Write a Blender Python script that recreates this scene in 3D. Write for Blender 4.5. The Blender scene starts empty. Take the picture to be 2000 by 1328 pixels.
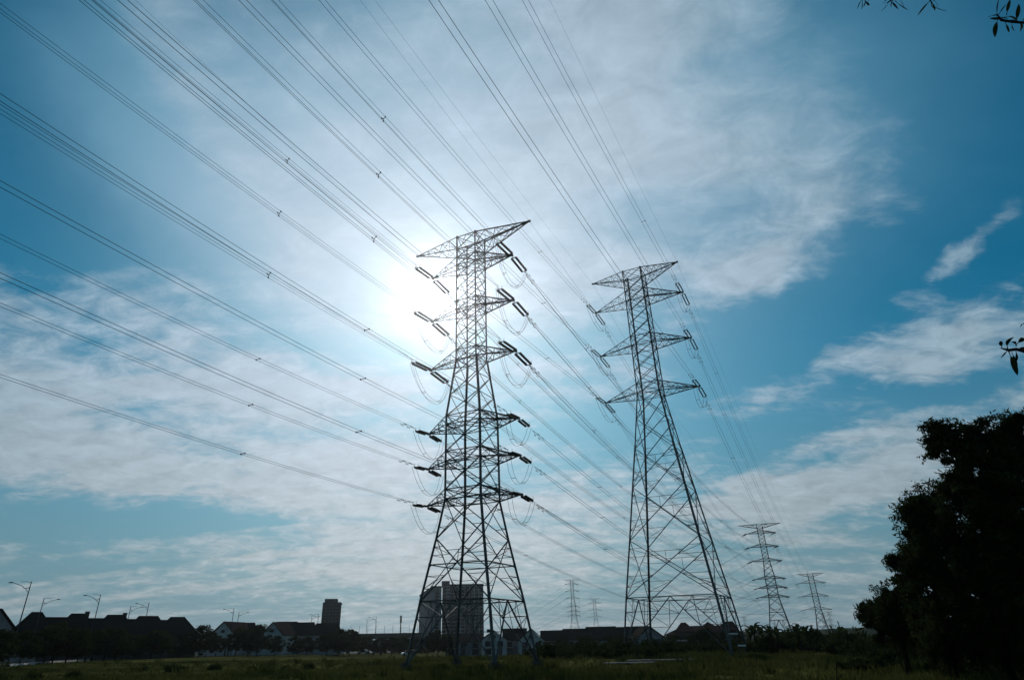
import bpy, math, random
from math import sin, cos, pi, radians, sqrt, exp
from mathutils import Vector, Matrix, noise as mnoise
random.seed(7)
HAZE_D, HAZE_G = .00010, .928
SC = bpy.context.scene
COL = SC.collection

# ------------------------------------------------------------------ camera
FPX = 1225.27; PITCH = radians(26.932); ROLL = radians(-1.165)
CXO, CYO, K = -43.77, -35.6, 0.7
EYE = 2.555 * K
right = Vector((cos(ROLL), -sin(PITCH) * sin(ROLL), cos(PITCH) * sin(ROLL)))
up = Vector((-sin(ROLL), -sin(PITCH) * cos(ROLL), cos(PITCH) * cos(ROLL)))
fwd = Vector((0, cos(PITCH), sin(PITCH)))
cam_d = bpy.data.cameras.new('camera')
cam = bpy.data.objects.new('camera', cam_d); COL.objects.link(cam)
M = Matrix((right, up, -fwd)).transposed().to_4x4(); M.translation = (0, 0, EYE)
cam.matrix_world = M
cam_d.sensor_width = 36; cam_d.lens = FPX / 2000 * 36
cam_d.shift_x = -CXO / 2000; cam_d.shift_y = CYO / 2000
cam_d.clip_start = .1; cam_d.clip_end = 9000
SC.camera = cam
SC.render.resolution_x = 1024; SC.render.resolution_y = 679
SC.view_settings.view_transform = 'Standard'; SC.view_settings.look = 'None'
SC.view_settings.exposure = 0; SC.view_settings.gamma = 1

def ray(px, py):
    X = (px - 1000 - CXO) / FPX; U = -(py - 664 - CYO) / FPX
    return (right * X + up * U + fwd)
def gz(x, y):                                  # height of the field
    t = min(1, max(0, (y - 60) / 200)); t = t * t * (3 - 2 * t)
    u = min(1, max(0, (-20 - x) / 50)); u = u * u * (3 - 2 * u)
    return -2.5 * t * (1 - .75 * u)
def gp(px, py):                                # where the line of sight through (px, py) meets the field
    r = ray(px, py); l = sqrt(r.x ** 2 + r.y ** 2); D = 20.0
    while D < 900:
        x, y = r.x / l * D, r.y / l * D
        if EYE + r.z / l * D <= gz(x, y): break
        D += .5
    return Vector((x, y, gz(x, y)))
def at(px, D, py=1255):                        # a place on the ground, D metres away in the bearing of px
    r = ray(px, py); l = sqrt(r.x ** 2 + r.y ** 2)
    x, y = r.x / l * D, r.y / l * D
    return Vector((x, y, gz(x, y)))
def zat(px, py, D):                            # height seen at (px, py) D metres away
    r = ray(px, py); return EYE + D * r.z / sqrt(r.x ** 2 + r.y ** 2)

# ------------------------------------------------------------------ sky and sun
SUN_DIR = ray(858, 574).normalized()
SUN_EL = math.asin(SUN_DIR.z); SUN_AZ = math.atan2(SUN_DIR.x, SUN_DIR.y)
world = bpy.data.worlds.new('World'); SC.world = world; world.use_nodes = True
NT = world.node_tree; NT.nodes.clear()
def N(t, **k):
    n = NT.nodes.new(t)
    for a, b in k.items(): setattr(n, a, b)
    return n
def link(a, b): NT.links.new(a, b)
def math_(op, a, b=None, c=None, clamp=False):
    n = N('ShaderNodeMath', operation=op, use_clamp=clamp)
    for i, v in enumerate((a, b, c)):
        if v is None: continue
        if isinstance(v, (int, float)): n.inputs[i].default_value = v
        else: link(v, n.inputs[i])
    return n.outputs[0]
def vmath(op, a, b=None, s=None):
    n = N('ShaderNodeVectorMath', operation=op)
    for i, v in enumerate((a, b)):
        if v is None: continue
        if isinstance(v, (tuple, list, Vector)): n.inputs[i].default_value = tuple(v)
        else: link(v, n.inputs[i])
    if s is not None: n.inputs['Scale'].default_value = s
    return n.outputs['Value'] if op in ('DOT_PRODUCT', 'LENGTH') else n.outputs[0]
def mixc(f, a, b, mode='MIX'):
    n = N('ShaderNodeMix', data_type='RGBA', blend_type=mode); n.clamp_factor = True
    for s, v in ((0, f), (6, a), (7, b)):
        if isinstance(v, (int, float)): n.inputs[s].default_value = v
        elif isinstance(v, tuple): n.inputs[s].default_value = v + (1,)
        else: link(v, n.inputs[s])
    return n.outputs[2]
tc = N('ShaderNodeTexCoord'); D0 = tc.outputs['Generated']
sky = N('ShaderNodeTexSky', sky_type='NISHITA', sun_disc=False, sun_elevation=SUN_EL, sun_rotation=SUN_AZ,
        air_density=1.0, dust_density=.6, ozone_density=3.0)
def noise(vec, scale, detail, rough=.55, dist=0, color=False):
    n = N('ShaderNodeTexNoise'); link(vec, n.inputs['Vector'])
    n.inputs['Scale'].default_value = scale; n.inputs['Detail'].default_value = detail
    n.inputs['Roughness'].default_value = rough; n.inputs['Distortion'].default_value = dist
    return n.outputs['Color' if color else 'Fac']
# clouds lie on a high flat layer: the view direction is cut with a level plane
sep = N('ShaderNodeSeparateXYZ'); link(D0, sep.inputs[0])
zz = math_('MAXIMUM', math_('ADD', sep.outputs[2], .20), .03)
com = N('ShaderNodeCombineXYZ'); link(math_('DIVIDE', sep.outputs[0], zz), com.inputs[0])
link(math_('DIVIDE', sep.outputs[1], zz), com.inputs[1])
plane = com.outputs[0]
mp = N('ShaderNodeMapping'); link(plane, mp.inputs[0])
mp.inputs['Rotation'].default_value = (0, 0, radians(-52)); mp.inputs['Scale'].default_value = (.50, 1.5, 1)
wide = noise(mp.outputs[0], 1.1, 8, .60, .5)
fine = noise(mp.outputs[0], 3.1, 10, .60, .25)
mp2 = N('ShaderNodeMapping'); link(plane, mp2.inputs[0])
mp2.inputs['Rotation'].default_value = (0, 0, radians(25)); mp2.inputs['Scale'].default_value = (1.2, 1.5, 1)
flecks = noise(mp2.outputs[0], 8.0, 8, .66, .5)
warp = noise(D0, 3.2, 5, .6, 0, True)
wv = vmath('ADD', D0, vmath('SCALE', vmath('SUBTRACT', warp, (.5, .5, .5)), None, .20))
def lobe(px, py, sx, sy, rot=0):
    """bump of the sky centred in one bearing and height, half widths sx, sy in degrees, tilted by rot"""
    c = ray(px, py).normalized()
    e1 = c.cross(Vector((0, 0, 1))).normalized(); e2 = e1.cross(c).normalized()
    a = e1 * cos(radians(rot)) + e2 * sin(radians(rot)); b = -e1 * sin(radians(rot)) + e2 * cos(radians(rot))
    u = vmath('DOT_PRODUCT', wv, tuple(a / sin(radians(sx)))); v = vmath('DOT_PRODUCT', wv, tuple(b / sin(radians(sy))))
    return math_('EXPONENT', math_('MULTIPLY', math_('ADD', math_('MULTIPLY', u, u), math_('MULTIPLY', v, v)), -1))
#LOBES
LOBES = [
 # openings in the cloud
 (20, 90, 16, 10, -35, -.65), (280, 200, 10, 4, -38, -.26), (340, 470, 12, 3.2, -32, -.22), (20, 400, 9, 5, -30, -.30), (650, 60, 10, 5, -40, -.10),
 (1480, 640, 9, 3.4, 14, -.60), (1720, 590, 9, 3.0, 22, -.60), (1340, 790, 7, 3.2, 25, -.42), (1960, 230, 9, 10, 60, -.42), (1990, 20, 10, 9, 0, -.30), (1650, 40, 8, 5, 20, -.12),
 (1560, 810, 10, 2.6, 18, -.48), (1990, 600, 4, 1.2, 20, -.25), (1150, 860, 6, 2.4, 0, -.18), (1830, 790, 8, 1.3, 18, -.40), (1750, 480, 6, 1.6, 30, -.18),
 (100, 1010, 11, 2.2, 3, -.48), (430, 1035, 8, 2.0, 3, -.44), (740, 720, 4, 1.6, -10, -.28), (1270, 930, 6, 1.2, 12, -.20), (1100, 770, 5, 2, 0, -.18), (1360, 960, 6, 1.0, 15, -.22),
 (1650, 1080, 12, 2.4, 5, -.18), (160, 1130, 10, 1.6, 0, -.16), (1880, 760, 7, .9, 16, -.2),
 # cloud banks
 (1250, 260, 9, 10, 55, .24), (1560, 430, 8, 3.0, 28, .29), (1150, 60, 6, 7, 60, .16), (1450, 520, 6, 1.8, 20, .30), (1600, 200, 8, 5, 30, .12),
 (1640, 690, 9, 2.2, 12, .66), (1820, 690, 7, 1.8, 14, .40), (1950, 420, 6, .9, 28, .40), (1820, 525, 6, 1.1, 20, .50), (1720, 850, 5, .9, 10, .62), (1720, 960, 12, 2.6, 14, .50),
 (1480, 985, 7, 1.5, 5, .42), (1390, 880, 5, 1.8, 18, .34), (1290, 700, 4, 2, 20, .16), (1580, 1010, 6, 1.5, 10, .20),
 (330, 640, 12, 3.6, -30, .34), (110, 760, 10, 4.4, -25, .40), (270, 900, 15, 2.2, -8, .42), (650, 790, 10, 3.0, -14, .30), (640, 940, 10, 2.4, 0, .40),
 (500, 1090, 18, 1.6, 0, .26), (780, 1060, 9, 2.6, 0, .30), (1130, 950, 8, 1.6, 8, .30), (1120, 1060, 9, 2.4, 0, .26), (1000, 560, 8, 6, 0, .25), (1090, 470, 5, 6, 50, .16),
 (470, 300, 12, 2.6, -38, .20), (700, 350, 10, 5, -40, .14), (1230, 60, 4, 4, 60, .16), (1250, 200, 4, 3, 50, .14), (60, 560, 5, 1.5, -20, .2), (420, 620, 8, 2, -30, .14), (560, 880, 8, 1.3, -5, .2), (150, 850, 9, 1.6, -12, .22), (400, 340, 14, 3, -35, .24), (330, 60, 8, 3, -35, .24), (120, 300, 8, 2, -25, .18),
]
acc = None
for (px, py, sx, sy, rot, w) in LOBES:
    t = math_('MULTIPLY', lobe(px, py, sx, sy, rot), w)
    acc = t if acc is None else math_('ADD', acc, t)
cov = math_('ADD', acc, .52)
cov = math_('ADD', cov, math_('MULTIPLY', math_('SUBTRACT', wide, .5), .80))
el = N('ShaderNodeMapRange', interpolation_type='SMOOTHSTEP'); link(sep.outputs[2], el.inputs[0])
el.inputs[1].default_value = .36; el.inputs[2].default_value = .66; el.inputs[3].default_value = 1.7; el.inputs[4].default_value = .75
tex = math_('ADD', math_('MULTIPLY', math_('SUBTRACT', fine, .5), 1.05), math_('MULTIPLY', math_('SUBTRACT', flecks, .5), .62))
cov = math_('ADD', cov, math_('MULTIPLY', tex, el.outputs[0]))
bk = N('ShaderNodeMapRange', interpolation_type='SMOOTHSTEP'); link(sep.outputs[1], bk.inputs[0])
bk.inputs[1].default_value = -.35; bk.inputs[2].default_value = .30; bk.inputs[3].default_value = -.14; bk.inputs[4].default_value = 0
cov = math_('ADD', cov, bk.outputs[0])   # unseen cloud behind the viewer thinned to dim the light from there
mr = N('ShaderNodeMapRange', interpolation_type='SMOOTHSTEP'); link(cov, mr.inputs[0])
mr.inputs[1].default_value = .22; mr.inputs[2].default_value = .95
mask = mr.outputs[0]
# light scattered forward by thin cloud round the sun
cs = vmath('DOT_PRODUCT', D0, tuple(SUN_DIR))
om = math_('SUBTRACT', 1, cs)
def fall(deg): return math_('EXPONENT', math_('MULTIPLY', om, -1 / (1 - cos(radians(deg)))))
core = math_('MULTIPLY', fall(2.3), .85)
ring = math_('MULTIPLY', fall(7.0), .16)
broad = math_('MULTIPLY', fall(18.5), .66)
low = N('ShaderNodeMapRange', interpolation_type='SMOOTHSTEP'); link(sep.outputs[2], low.inputs[0])
low.inputs[1].default_value = -.02; low.inputs[2].default_value = .42
lowf = low.outputs[0]
blue = mixc(1.0, sky.outputs[0], (.030, .570, .660), 'MULTIPLY')        # Nishita, graded to teal
blue = vmath('SCALE', blue, None, .074)
airy = mixc(math_('MULTIPLY', fall(35), 1.0), (.115, .205, .262), (.27, .36, .40))
blue = mixc(lowf, airy, blue)
# a smooth high veil of thin cloud, thickest round the sun
veil = None
for (px, py, sx, sy, rot, w) in [(880, 420, 22, 20, 0, .85), (1330, 230, 12, 12, 40, .42), (520, 420, 15, 6, -35, .45), (560, 220, 12, 4.5, -38, .38), (300, 330, 11, 4, -35, .34), (330, 120, 9, 3, -38, .26), (900, 30, 12, 9, 0, .40), (1640, 300, 10, 8, 30, .22), (700, 900, 24, 9, 0, .25), (1500, 60, 12, 9, 0, .15)]:
    t = math_('MULTIPLY', lobe(px, py, sx, sy, rot), w); veil = t if veil is None else math_('ADD', veil, t)
veil = math_('ADD', math_('MULTIPLY', veil, 1.0), math_('MULTIPLY', math_('SUBTRACT', wide, .5), .35), clamp=True)
veilc = mixc(math_('MULTIPLY', fall(22), 1.0), (.110, .320, .470), (.41, .52, .635))
blue = mixc(math_('MULTIPLY', veil, .92), blue, veilc)
prox = math_('MULTIPLY', fall(33), 1.0, clamp=True)
cl_far = mixc(lowf, (.235, .305, .33), (.26, .39, .48))
cl_near = mixc(lowf, (.62, .665, .68), (.43, .54, .66))
cloudc = mixc(prox, cl_far, cl_near)
shade = math_('ADD', .80, math_('MULTIPLY', math_('SUBTRACT', flecks, .30), .75))
shn = N('ShaderNodeVectorMath', operation='SCALE'); link(cloudc, shn.inputs[0]); link(shade, shn.inputs['Scale'])
colr = mixc(mask, blue, shn.outputs[0])
def addc(c, f, tint):
    v = N('ShaderNodeVectorMath', operation='SCALE'); v.inputs[0].default_value = tint; link(f, v.inputs['Scale'])
    return vmath('ADD', c, v.outputs[0])
colr = addc(colr, broad, (.42, .44, .46)); colr = addc(colr, ring, (1, .99, .97)); colr = addc(colr, core, (1, 1, 1))
colr = vmath('SCALE', colr, None, 10.0)
bg = N('ShaderNodeBackground'); link(colr, bg.inputs[0]); bg.inputs[1].default_value = .10
wo = N('ShaderNodeOutputWorld'); link(bg.outputs[0], wo.inputs[0])


sl = bpy.data.lights.new('sun', 'SUN'); sl.energy = 3.0; sl.angle = radians(.53); sl.color = (1, .97, .93)
sun = bpy.data.objects.new('sun', sl); COL.objects.link(sun)
sun.rotation_euler = SUN_DIR.to_track_quat('Z', 'Y').to_euler()

# ------------------------------------------------------------------ helpers
def tag(o, label=None, cat=None, group=None, kind=None):
    if label: o['label'] = label
    if cat: o['category'] = cat
    if group: o['group'] = group
    if kind: o['kind'] = kind
    return o
def empty(name, loc, rz=0, label=None, cat=None, group=None):
    o = bpy.data.objects.new(name, None); COL.objects.link(o)
    o.empty_display_size = .2
    o.location = loc; o.rotation_euler = (0, 0, rz)
    return tag(o, label, cat, group)
class MB:
    def __init__(s): s.v = []; s.f = []; s.m = []
    def add(s, vs, fs, mi=0):
        n = len(s.v); s.v += [tuple(a) for a in vs]; s.f += [tuple(n + i for i in f) for f in fs]; s.m += [mi] * len(fs)
    def box(s, c, d, rz=0, mi=0):
        x, y, z = c; a, b, e = d[0] / 2, d[1] / 2, d[2] / 2; C, S = cos(rz), sin(rz)
        vs = []
        for k in (-e, e):
            for i, j in ((-a, -b), (a, -b), (a, b), (-a, b)):
                vs.append((x + i * C - j * S, y + i * S + j * C, z + k))
        s.add(vs, [(3, 2, 1, 0), (4, 5, 6, 7), (0, 1, 5, 4), (1, 2, 6, 5), (2, 3, 7, 6), (3, 0, 4, 7)], mi)
    def bar(s, p, q, w, t=None):
        """steel angle: an L section run from p to q; w is the flange width"""
        p = Vector(p); q = Vector(q); d = q - p
        if d.length < 1e-6: return
        d.normalize(); a = d.cross(Vector((0, 0, 1)))
        if a.length < 1e-3: a = Vector((1, 0, 0))
        a.normalize(); b = d.cross(a).normalized(); h = w / 2; t = t or w * .16
        sec = [(-h, -h), (h, -h), (h, -h + t), (-h + t, -h + t), (-h + t, h), (-h, h)]
        vs = [r + a * i + b * j for r in (p, q) for i, j in sec]
        s.add(vs, [(i, (i + 1) % 6, (i + 1) % 6 + 6, i + 6) for i in range(6)] + [(5, 4, 3, 2, 1, 0), (6, 7, 8, 9, 10, 11)])
    def sq(s, p, q, w):
        s.tube([p, q], w * .6, 4)
    def tube(s, pts, r, n=6, r1=None, cap=True, mi=0):
        pts = [Vector(p) for p in pts]; L = len(pts); vs = []; prev = None
        for i, p in enumerate(pts):
            d = (pts[min(i + 1, L - 1)] - pts[max(i - 1, 0)]).normalized()
            a = prev if prev is not None else (Vector((0, 0, 1)) if abs(d.z) < .9 else Vector((1, 0, 0)))
            a = (a - d * a.dot(d)).normalized(); prev = a; b = d.cross(a)
            rr = r if r1 is None else r + (r1 - r) * i / (L - 1)
            if isinstance(r, (list, tuple)): rr = r[i]
            vs += [p + (a * cos(2 * pi * k / n + pi / n) + b * sin(2 * pi * k / n + pi / n)) * rr for k in range(n)]
        fs = [(i * n + k, i * n + (k + 1) % n, (i + 1) * n + (k + 1) % n, (i + 1) * n + k) for i in range(L - 1) for k in range(n)]
        if cap: fs += [tuple(reversed(range(n))), tuple(range((L - 1) * n, L * n))]
        s.add(vs, fs, mi)
    def build(s, name, mat, parent=None, smooth=False):
        me = bpy.data.meshes.new(name); me.from_pydata(s.v, [], s.f)
        for m_ in (mat if isinstance(mat, (list, tuple)) else [mat]): me.materials.append(m_)
        if any(s.m): me.polygons.foreach_set('material_index', s.m)
        if smooth: me.polygons.foreach_set('use_smooth', [True] * len(me.polygons))
        me.update()
        o = bpy.data.objects.new(name, me); COL.objects.link(o)
        if parent: o.parent = parent
        return o
def copy_tree(o, parent=None):
    c = o.copy(); COL.objects.link(c)
    if parent: c.parent = parent
    for ch in list(o.children): copy_tree(ch, c)
    return c
def mat(name, c1, c2=None, scale=5, rough=.8, metal=0, bump=0, detail=6, trans=0, coord='Object', stretch=None, spec=.5):
    m = bpy.data.materials.new(name); m.use_nodes = True; nt = m.node_tree; b = nt.nodes['Principled BSDF']
    b.inputs['Roughness'].default_value = rough; b.inputs['Metallic'].default_value = metal
    b.inputs['Specular IOR Level'].default_value = 0 if rough >= .75 else spec
    b.inputs['Base Color'].default_value = tuple(c1) + (1,)
    if c2:
        t = nt.nodes.new('ShaderNodeTexCoord'); n = nt.nodes.new('ShaderNodeTexNoise')
        n.inputs['Scale'].default_value = scale; n.inputs['Detail'].default_value = detail
        if stretch:
            q = nt.nodes.new('ShaderNodeMapping'); q.inputs['Scale'].default_value = stretch
            nt.links.new(t.outputs[coord], q.inputs[0]); nt.links.new(q.outputs[0], n.inputs[0])
        else: nt.links.new(t.outputs[coord], n.inputs[0])
        r = nt.nodes.new('ShaderNodeValToRGB'); r.color_ramp.elements[0].position = .35; r.color_ramp.elements[1].position = .65
        r.color_ramp.elements[0].color = tuple(c1) + (1,); r.color_ramp.elements[1].color = tuple(c2) + (1,)
        nt.links.new(n.outputs['Fac'], r.inputs[0]); nt.links.new(r.outputs[0], b.inputs['Base Color'])
        if bump:
            u = nt.nodes.new('ShaderNodeBump'); u.inputs['Strength'].default_value = bump
            nt.links.new(n.outputs['Fac'], u.inputs['Height']); nt.links.new(u.outputs[0], b.inputs['Normal'])
    if trans:
        tr = nt.nodes.new('ShaderNodeBsdfTranslucent'); mx = nt.nodes.new('ShaderNodeMixShader'); mx.inputs[0].default_value = trans
        if c2: nt.links.new(r.outputs[0], tr.inputs[0])
        else: tr.inputs[0].default_value = tuple(c1) + (1,)
        nt.links.new(b.outputs[0], mx.inputs[1]); nt.links.new(tr.outputs[0], mx.inputs[2])
        nt.links.new(mx.outputs[0], nt.nodes['Material Output'].inputs[0])
    return m
STEEL = mat('galvanised steel', (.050, .054, .052), (.090, .094, .090), 3, .6, 0, spec=.3)
DARKSTEEL = mat('weathered steel', (.03, .031, .031), (.055, .055, .053), 3, .7, 0, spec=.2)
WIRE = mat('aluminium conductor', (.05, .053, .056), None, rough=.6)
BROWNINS = mat('brown porcelain', (.018, .014, .012), (.03, .022, .018), 8, .35)
GLASSINS = mat('green glass insulator', (.10, .14, .12), (.16, .21, .18), 8, .2)
CONC = mat('concrete', (.050, .048, .044), (.09, .086, .08), 3, .9, bump=.2)
SLAB = mat('pale concrete slab', (.16, .155, .145), (.26, .25, .235), 2, .9)
ASPH = mat('road asphalt', (.11, .11, .11), (.16, .16, .155), .6, .9, coord='Object')
KERB = mat('kerb concrete', (.3, .3, .29), (.4, .4, .38), 2, .9)
ROOF = mat('dark roof tile', (.014, .012, .011), (.028, .023, .020), 2.5, .95, stretch=(1, 1, 4), spec=.05)
ROOFRED = mat('brown red roof tile', (.024, .016, .014), (.042, .026, .022), 2.5, .95, spec=.05)
WALLW = mat('white render', (.30, .30, .29), (.42, .42, .40), .7, .9)
WALLG = mat('grey render', (.15, .16, .165), (.22, .23, .235), .7, .9)
WALLB = mat('beige render', (.24, .22, .20), (.34, .31, .28), .7, .9)
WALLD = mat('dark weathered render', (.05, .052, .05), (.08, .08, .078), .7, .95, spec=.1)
WALLT = mat('teal grey render', (.018, .036, .040), (.030, .048, .052), .3, .9, spec=.1)
GLASS = mat('window glass', (.012, .016, .018), None, rough=.45, spec=.15)
FRAME = mat('window frame', (.07, .07, .07), None, rough=.6)
DOORM = mat('dark door paint', (.05, .04, .035), (.07, .055, .045), 3, .6)
PAINTW = mat('white paint', (.7, .7, .7), (.8, .8, .8), 3, .4)
PAINTS = mat('silver car paint', (.38, .39, .4), (.45, .46, .47), 3, .25, .5)
RUBBER = mat('tyre rubber', (.02, .02, .02), None, rough=.9)
BARK = mat('bark', (.010, .009, .008), (.022, .018, .015), 9, .95, bump=.4)
LEAF = mat('tree leaf', (.018, .030, .010), (.050, .070, .022), 1.1, .6, trans=.25)
LEAFD = mat('dark leaf', (.013, .020, .008), (.038, .050, .017), 1.6, .8, trans=.20, spec=.12)
LEAFB = mat('bush leaf', (.014, .024, .008), (.040, .054, .016), .9, .75, trans=.15, spec=.2)
GRASSM = mat('grass blade', (.024, .036, .010), (.085, .086, .024), .11, .9, trans=.2, spec=.05)
HILLM = mat('distant woodland', (.008, .014, .007), (.018, .026, .012), .05, .95)

# ------------------------------------------------------------------ ground
def ground_mat():
    m = bpy.data.materials.new('rough grass ground'); m.use_nodes = True; nt = m.node_tree; b = nt.nodes['Principled BSDF']
    b.inputs['Roughness'].default_value = .95; b.inputs['Specular IOR Level'].default_value = 0
    t = nt.nodes.new('ShaderNodeTexCoord')
    def nz(s, d, st=None):
        n = nt.nodes.new('ShaderNodeTexNoise'); n.inputs['Scale'].default_value = s; n.inputs['Detail'].default_value = d
        if st:
            q = nt.nodes.new('ShaderNodeMapping'); q.inputs['Scale'].default_value = st
            nt.links.new(t.outputs['Object'], q.inputs[0]); nt.links.new(q.outputs[0], n.inputs[0])
        else: nt.links.new(t.outputs['Object'], n.inputs[0])
        return n.outputs['Fac']
    def ramp(f, a, c, p0=.38, p1=.62):
        r = nt.nodes.new('ShaderNodeValToRGB'); r.color_ramp.elements[0].position = p0; r.color_ramp.elements[1].position = p1
        r.color_ramp.elements[0].color = a + (1,); r.color_ramp.elements[1].color = c + (1,); nt.links.new(f, r.inputs[0]); return r.outputs[0]
    c1 = ramp(nz(.09, 6), (.012, .020, .006), (.064, .066, .020), .42, .58)
    c2 = ramp(nz(1.6, 8), (.016, .019, .008), (.058, .058, .022))
    x = nt.nodes.new('ShaderNodeMix'); x.data_type = 'RGBA'; x.inputs[0].default_value = .45
    nt.links.new(c1, x.inputs[6]); nt.links.new(c2, x.inputs[7]); nt.links.new(x.outputs[2], b.inputs['Base Color'])
    u = nt.nodes.new('ShaderNodeBump'); u.inputs['Strength'].default_value = .8; nt.links.new(nz(5, 8), u.inputs['Height']); nt.links.new(u.outputs[0], b.inputs['Normal'])
    return m
GM = ground_mat()
mb = MB()
ys = [-60, -20, 0, 10] + [20 + 5 * i for i in range(60)] + [340, 400, 500, 700, 1000, 1500, 2100]
xs = [-2000, -1200, -700, -400, -250] + [-180 + 8 * i for i in range(46)] + [250, 400, 700, 1200, 2000]
def bumps(x, y):
    if y < 15 or y > 330 or abs(x) > 180: return 0
    return .10 * mnoise.noise(Vector((x * .09, y * .07, 0))) + .05 * mnoise.noise(Vector((x * .3, y * .22, 3)))
for y in ys:
    for x in xs: mb.v.append((x, y, gz(x, y) + bumps(x, y)))
W_ = len(xs)
for j in range(len(ys) - 1):
    for i in range(W_ - 1):
        a = j * W_ + i; mb.f.append((a, a + 1, a + W_ + 1, a + W_)); mb.m.append(0)
tag(mb.build('ground', GM, smooth=True), kind='structure')
# far low hills / tree line closing the plain
mb = MB(); n = 160; vs = []
for i in range(n + 1):
    a = radians(-62 + 124 * i / n); R = 820
    x, y = sin(a) * R, cos(a) * R
    hgt = 9 + 7 * mnoise.noise(Vector((i * .16, 0, 0))) + 3 * mnoise.noise(Vector((i * .9, 5, 0)))
    if 24 < math.degrees(a) < 48: hgt += 16 * sin((math.degrees(a) - 24) / 24 * pi)
    hgt *= .62
    for (k, z) in ((0, -2.5), (25, hgt * .75), (60, hgt), (140, -2.5)):
        vs.append((x * (1 + k / R), y * (1 + k / R), z))
mb.v = vs
for i in range(n):
    for k in range(3):
        a = i * 4 + k; mb.f.append((a, a + 1, a + 5, a + 4)); mb.m.append(0)
tag(mb.build('hills', HILLM, smooth=True), kind='structure')

def strip(name, pts, w, dz, material, thick=0):
    mb = MB(); P = []
    fine_ = []
    for i in range(len(pts) - 1):
        for k in range(8): fine_.append(Vector(pts[i]).lerp(Vector(pts[i + 1]), k / 8))
    fine_.append(Vector(pts[-1]))
    for i, p in enumerate(fine_):
        d = (fine_[min(i + 1, len(fine_) - 1)] - fine_[max(i - 1, 0)]).normalized(); nrm = Vector((-d.y, d.x))
        for s in (-.5, .5):
            q = p + nrm * w * s; P.append((q.x, q.y, gz(q.x, q.y) + dz))
            if thick: P.append((q.x, q.y, gz(q.x, q.y) + dz - thick))
    k = 4 if thick else 2; mb.v = P
    for i in range(len(fine_) - 1):
        a = i * k
        if thick: fs = [(a, a + 4, a + 6, a + 2), (a, a + 1, a + 5, a + 4), (a + 2, a + 6, a + 7, a + 3)]
        else: fs = [(a, a + 2, a + 3, a + 1)]
        for f in fs: mb.f.append(f); mb.m.append(0)
    return mb.build(name, material)
ROADP = [tuple(gp(*q).xy) for q in ((-60, 1303), (60, 1294), (150, 1289), (240, 1285.5), (330, 1282), (470, 1278.5), (620, 1276), (800, 1271.5), (900, 1270))]
print('ROAD', [(round(a), round(b)) for a, b in ROADP])
tag(strip('road', ROADP, 9.5, .12, ASPH, .3), kind='structure')
tag(strip('kerb', [(x + 5.0, y) for x, y in ROADP[:4]], .3, .27, KERB, .4), kind='structure')

# ------------------------------------------------------------------ lattice pylons
def interp(tab, z):
    for i in range(len(tab) - 1):
        (z0, w0), (z1, w1) = tab[i], tab[i + 1]
        if z <= z1: return w0 + (w1 - w0) * (z - z0) / (z1 - z0)
    return tab[-1][1]
S1 = dict(prof=[(0, 5.446), (6.68, 4.43), (13.57, 3.207), (18.22, 2.49), (29.0, 2.47), (37.15, 1.56), (57.376, 1.56)],
    ring=[6.68, 10.6, 18.22, 19.44, 22.98, 24.24, 27.78, 29.0, 37.15, 38.6, 44.93, 46.35, 52.4, 53.78, 55.2, 57.376],
    panels=[(6.68, 13.57, 'big'), (13.57, 18.22, 'sub'), (18.22, 19.44, 'x'), (19.44, 22.98, 'sub'), (22.98, 24.24, 'x'), (24.24, 27.78, 'sub'), (27.78, 29.0, 'x'),
            (29.0, 31.9, 'x'), (31.9, 34.8, 'x'), (34.8, 37.15, 'x'), (37.15, 38.6, 'x'), (38.6, 40.7, 'x'), (40.7, 42.8, 'x'), (42.8, 44.93, 'x'), (44.93, 46.35, 'x'),
            (46.35, 48.4, 'x'), (48.4, 50.4, 'x'), (50.4, 52.4, 'x'), (52.4, 53.78, 'x'), (53.78, 55.2, 'x'), (55.2, 57.376, 'x')],
    kz=6.68, earth=(55.2, 57.376, 9.76),
    arms=[(52.4, 53.78, 6.73, 'u'), (44.93, 46.35, 6.66, 'u'), (37.15, 38.6, 6.72, 'u'), (27.78, 29.0, 6.73, 'l'), (22.98, 24.24, 6.72, 'l'), (18.22, 19.44, 6.71, 'l')])
S2 = dict(prof=[(0, 7.85), (8.16, 6.8), (16.77, 5.56), (25.43, 4.35), (33, 3.28), (42.8, 2.0), (69.25, 1.80)],
    ring=[8.16, 42.8, 44.74, 52.5, 54.56, 62.3, 64.5, 66.9, 69.25],
    panels=[(8.16, 16.77, 'big'), (16.77, 25.43, 'big'), (25.43, 32.3, 'big'), (32.3, 37.8, 'sub'), (37.8, 42.8, 'sub'), (42.8, 44.74, 'x'), (44.74, 47.4, 'x'), (47.4, 50, 'x'), (50, 52.5, 'x'),
            (52.5, 54.56, 'x'), (54.56, 57.2, 'x'), (57.2, 59.8, 'x'), (59.8, 62.3, 'x'), (62.3, 64.5, 'x'), (64.5, 66.9, 'x'), (66.9, 69.25, 'x')],
    kz=8.16, earth=(66.9, 69.25, 8.83),
    arms=[(62.3, 64.5, 8.83, 'g'), (52.5, 54.56, 8.82, 'g'), (42.8, 44.74, 8.79, 'g')])
STR = {'u': (4.9, 2, .48, .13, BROWNINS, 3), 'l': (3.4, 2, .36, .115, BROWNINS, 2), 'g': (5.4, 2, .38, .085, GLASSINS, 2)}
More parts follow.
